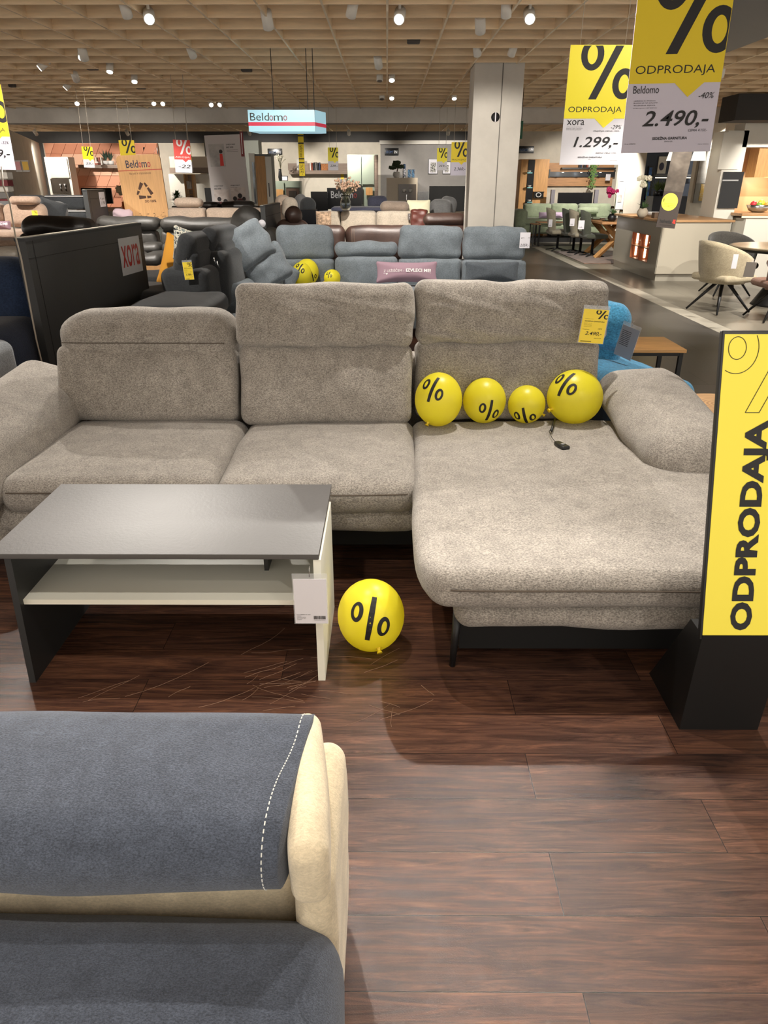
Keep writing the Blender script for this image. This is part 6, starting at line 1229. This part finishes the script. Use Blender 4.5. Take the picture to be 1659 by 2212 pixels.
t = root('kitchen_worktop', 'white lower kitchen cabinets with oak worktop, right edge', 'kitchen counter', 1630, 500, KY); pb(t, 'cabinets', wht, 1602, 472, 1760, 560, KY-.4, .95, ground=True); pb(t, 'worktop', ist, 1602, 461, 1760, 467, KY-.44, 1.0); pb(t, 'light_gap', mat('warm_strip', (255, 236, 196), .4, 'emit', e=1.6), 1602, 467, 1760, 471, KY-.13, .02)
q = PY(1634, 460, KY); t = thing('fruit_bowl', 'steel wire bowl of fruit on the kitchen worktop', 'bowl', q); mk('bowl', B().lathe([(.06, 0), (.15, .04), (.2, .13), (.195, .13), (.14, .045)], c=q, n=24), chrome, t)
for i, (dx, dz, c_, nm) in enumerate(((-.09, .14, (196, 50, 60), 'pink apple'), (.03, .16, (224, 214, 70), 'yellow lemon'), (.12, .13, (206, 150, 60), 'orange'), (-.02, .12, (120, 160, 60), 'green apple'))):
    o = single(nm.replace(' ', '_'), B().ball(q+Vector((dx, -.02*i, dz)), .055, n=14), mat('fruit_'+nm.replace(' ', '_'), c_, .4), nm+' in the steel fruit bowl on the worktop', 'fruit')
# ================= round table group at the right =================
TZ = .76; q = PZ(1645, 528, TZ); TX, TY = q.x+.25, q.y-.25
t = thing('round_table', 'pale round dining table with a dark tapered foot at the right edge', 'table', (TX, TY, 0)); mk('tabletop', B().lathe([(.70, TZ-.03), (.74, TZ-.012), (.74, TZ), (.70, TZ+.001)], c=(TX, TY, 0), n=56), mat('pale_ceramic', (168, 156, 134), .3, 'slab'), t); mk('apron', B().lathe([(.6, TZ-.07), (.66, TZ-.03)], c=(TX, TY, 0), n=40), blackm, t); mk('foot', B().lathe([(.34, 0), (.32, .03), (.14, .35), (.16, TZ-.07)], c=(TX, TY, 0), n=28), blackm, t)
tb = mat('taupe_weave_chair', (172, 160, 134), kind='fabric', contrast=.14, scale=3); bc = mat('dark_cord_fabric', (60, 58, 54), kind='fabric', contrast=.2, scale=3); rb_ = mat('russet_fabric', (120, 84, 66), kind='fabric', contrast=.2, scale=3)
q = PZ(1548, 672, 0); CC = shellchair('bucket_chair', 'beige bucket chair with splayed black legs, nearest of the round table chairs', tb, (q.x, q.y, 0), PI*.62, sh=.47, bh=.88, wd=.66, legs='splay', wrap=1.9, depth=.6)
c2 = shellchair('bucket_chair', 'charcoal bucket chair on the far side of the round table', bc, (TX-.3, TY+1.0, 0), 0, bh=.86, wd=.70, legs='splay', wrap=1.9, depth=.6)
c3 = shellchair('bucket_chair', 'russet brown chair cut off by the right edge of the photo', rb_, (PZ(1672, 690, 0).x, PZ(1672, 690, 0).y, 0), PI*1.0, bh=.86, wd=.62, legs='splay', wrap=1.2, depth=.56)
c4 = shellchair('bucket_chair', 'russet chair back peeking behind the round table at the right edge', rb_, (TX+.55, TY+.95, 0), -.4, bh=.86, wd=.62, legs='splay', wrap=1.2, depth=.56)
cardon('white hang tag on the arm of the beige bucket chair', 1581, 549, 1592, 580, 8.75); plate('price_tag', 'grey hang tag on the russet brown chair', 1607, 566, 1630, 598, 8.2, mat('taupe_card', (140, 132, 124), .6), ry=.05)
# ================= last small things at the far left =================
hang('narrow hanging yellow sign just right of the red minus 22 sign', 409, 417, 371, 11.6, ratio=6.2, top='', price='', cords=(.5,))
for xa, xb, m_, lb_ in ((31, 44, mat('pink_sheet', (212, 150, 150), .6), 'pink sheet in a clear frame on the left white wall'), (46, 61, mat('amber_sheet', (222, 180, 80), .6), 'amber sheet in a clear frame on the left white wall')):
    t = root('framed_sheet', lb_, 'notice', xa, 370, 14.6, z=PY(xa, 372, 14.6).z); pb(t, 'frame', mat('clear_pocket', (235, 238, 240), .15), xa, 346, xb, 371, 14.62, .01); pb(t, 'sheet', m_, xa+1.5, 349, xb-1.5, 367, 14.6, .012)
t = root('display_rack', 'narrow display rack with dark red and white boxes at the far left edge', 'rack', 8, 440, 13.6)
pb(t, 'panel', wht, -30, 372, 18, 450, 13.9, .1, ground=True)
for i, (ya, yb, m_) in enumerate(((372, 386, bk[0]), (389, 402, mat('wine_box', (110, 40, 44), .6)), (404, 414, bk[0]), (416, 428, bk[2]), (430, 438, MATS['wine_box']))): pb(t, 'box', m_, -20+i, ya, 14+i, yb, 13.6, .2)
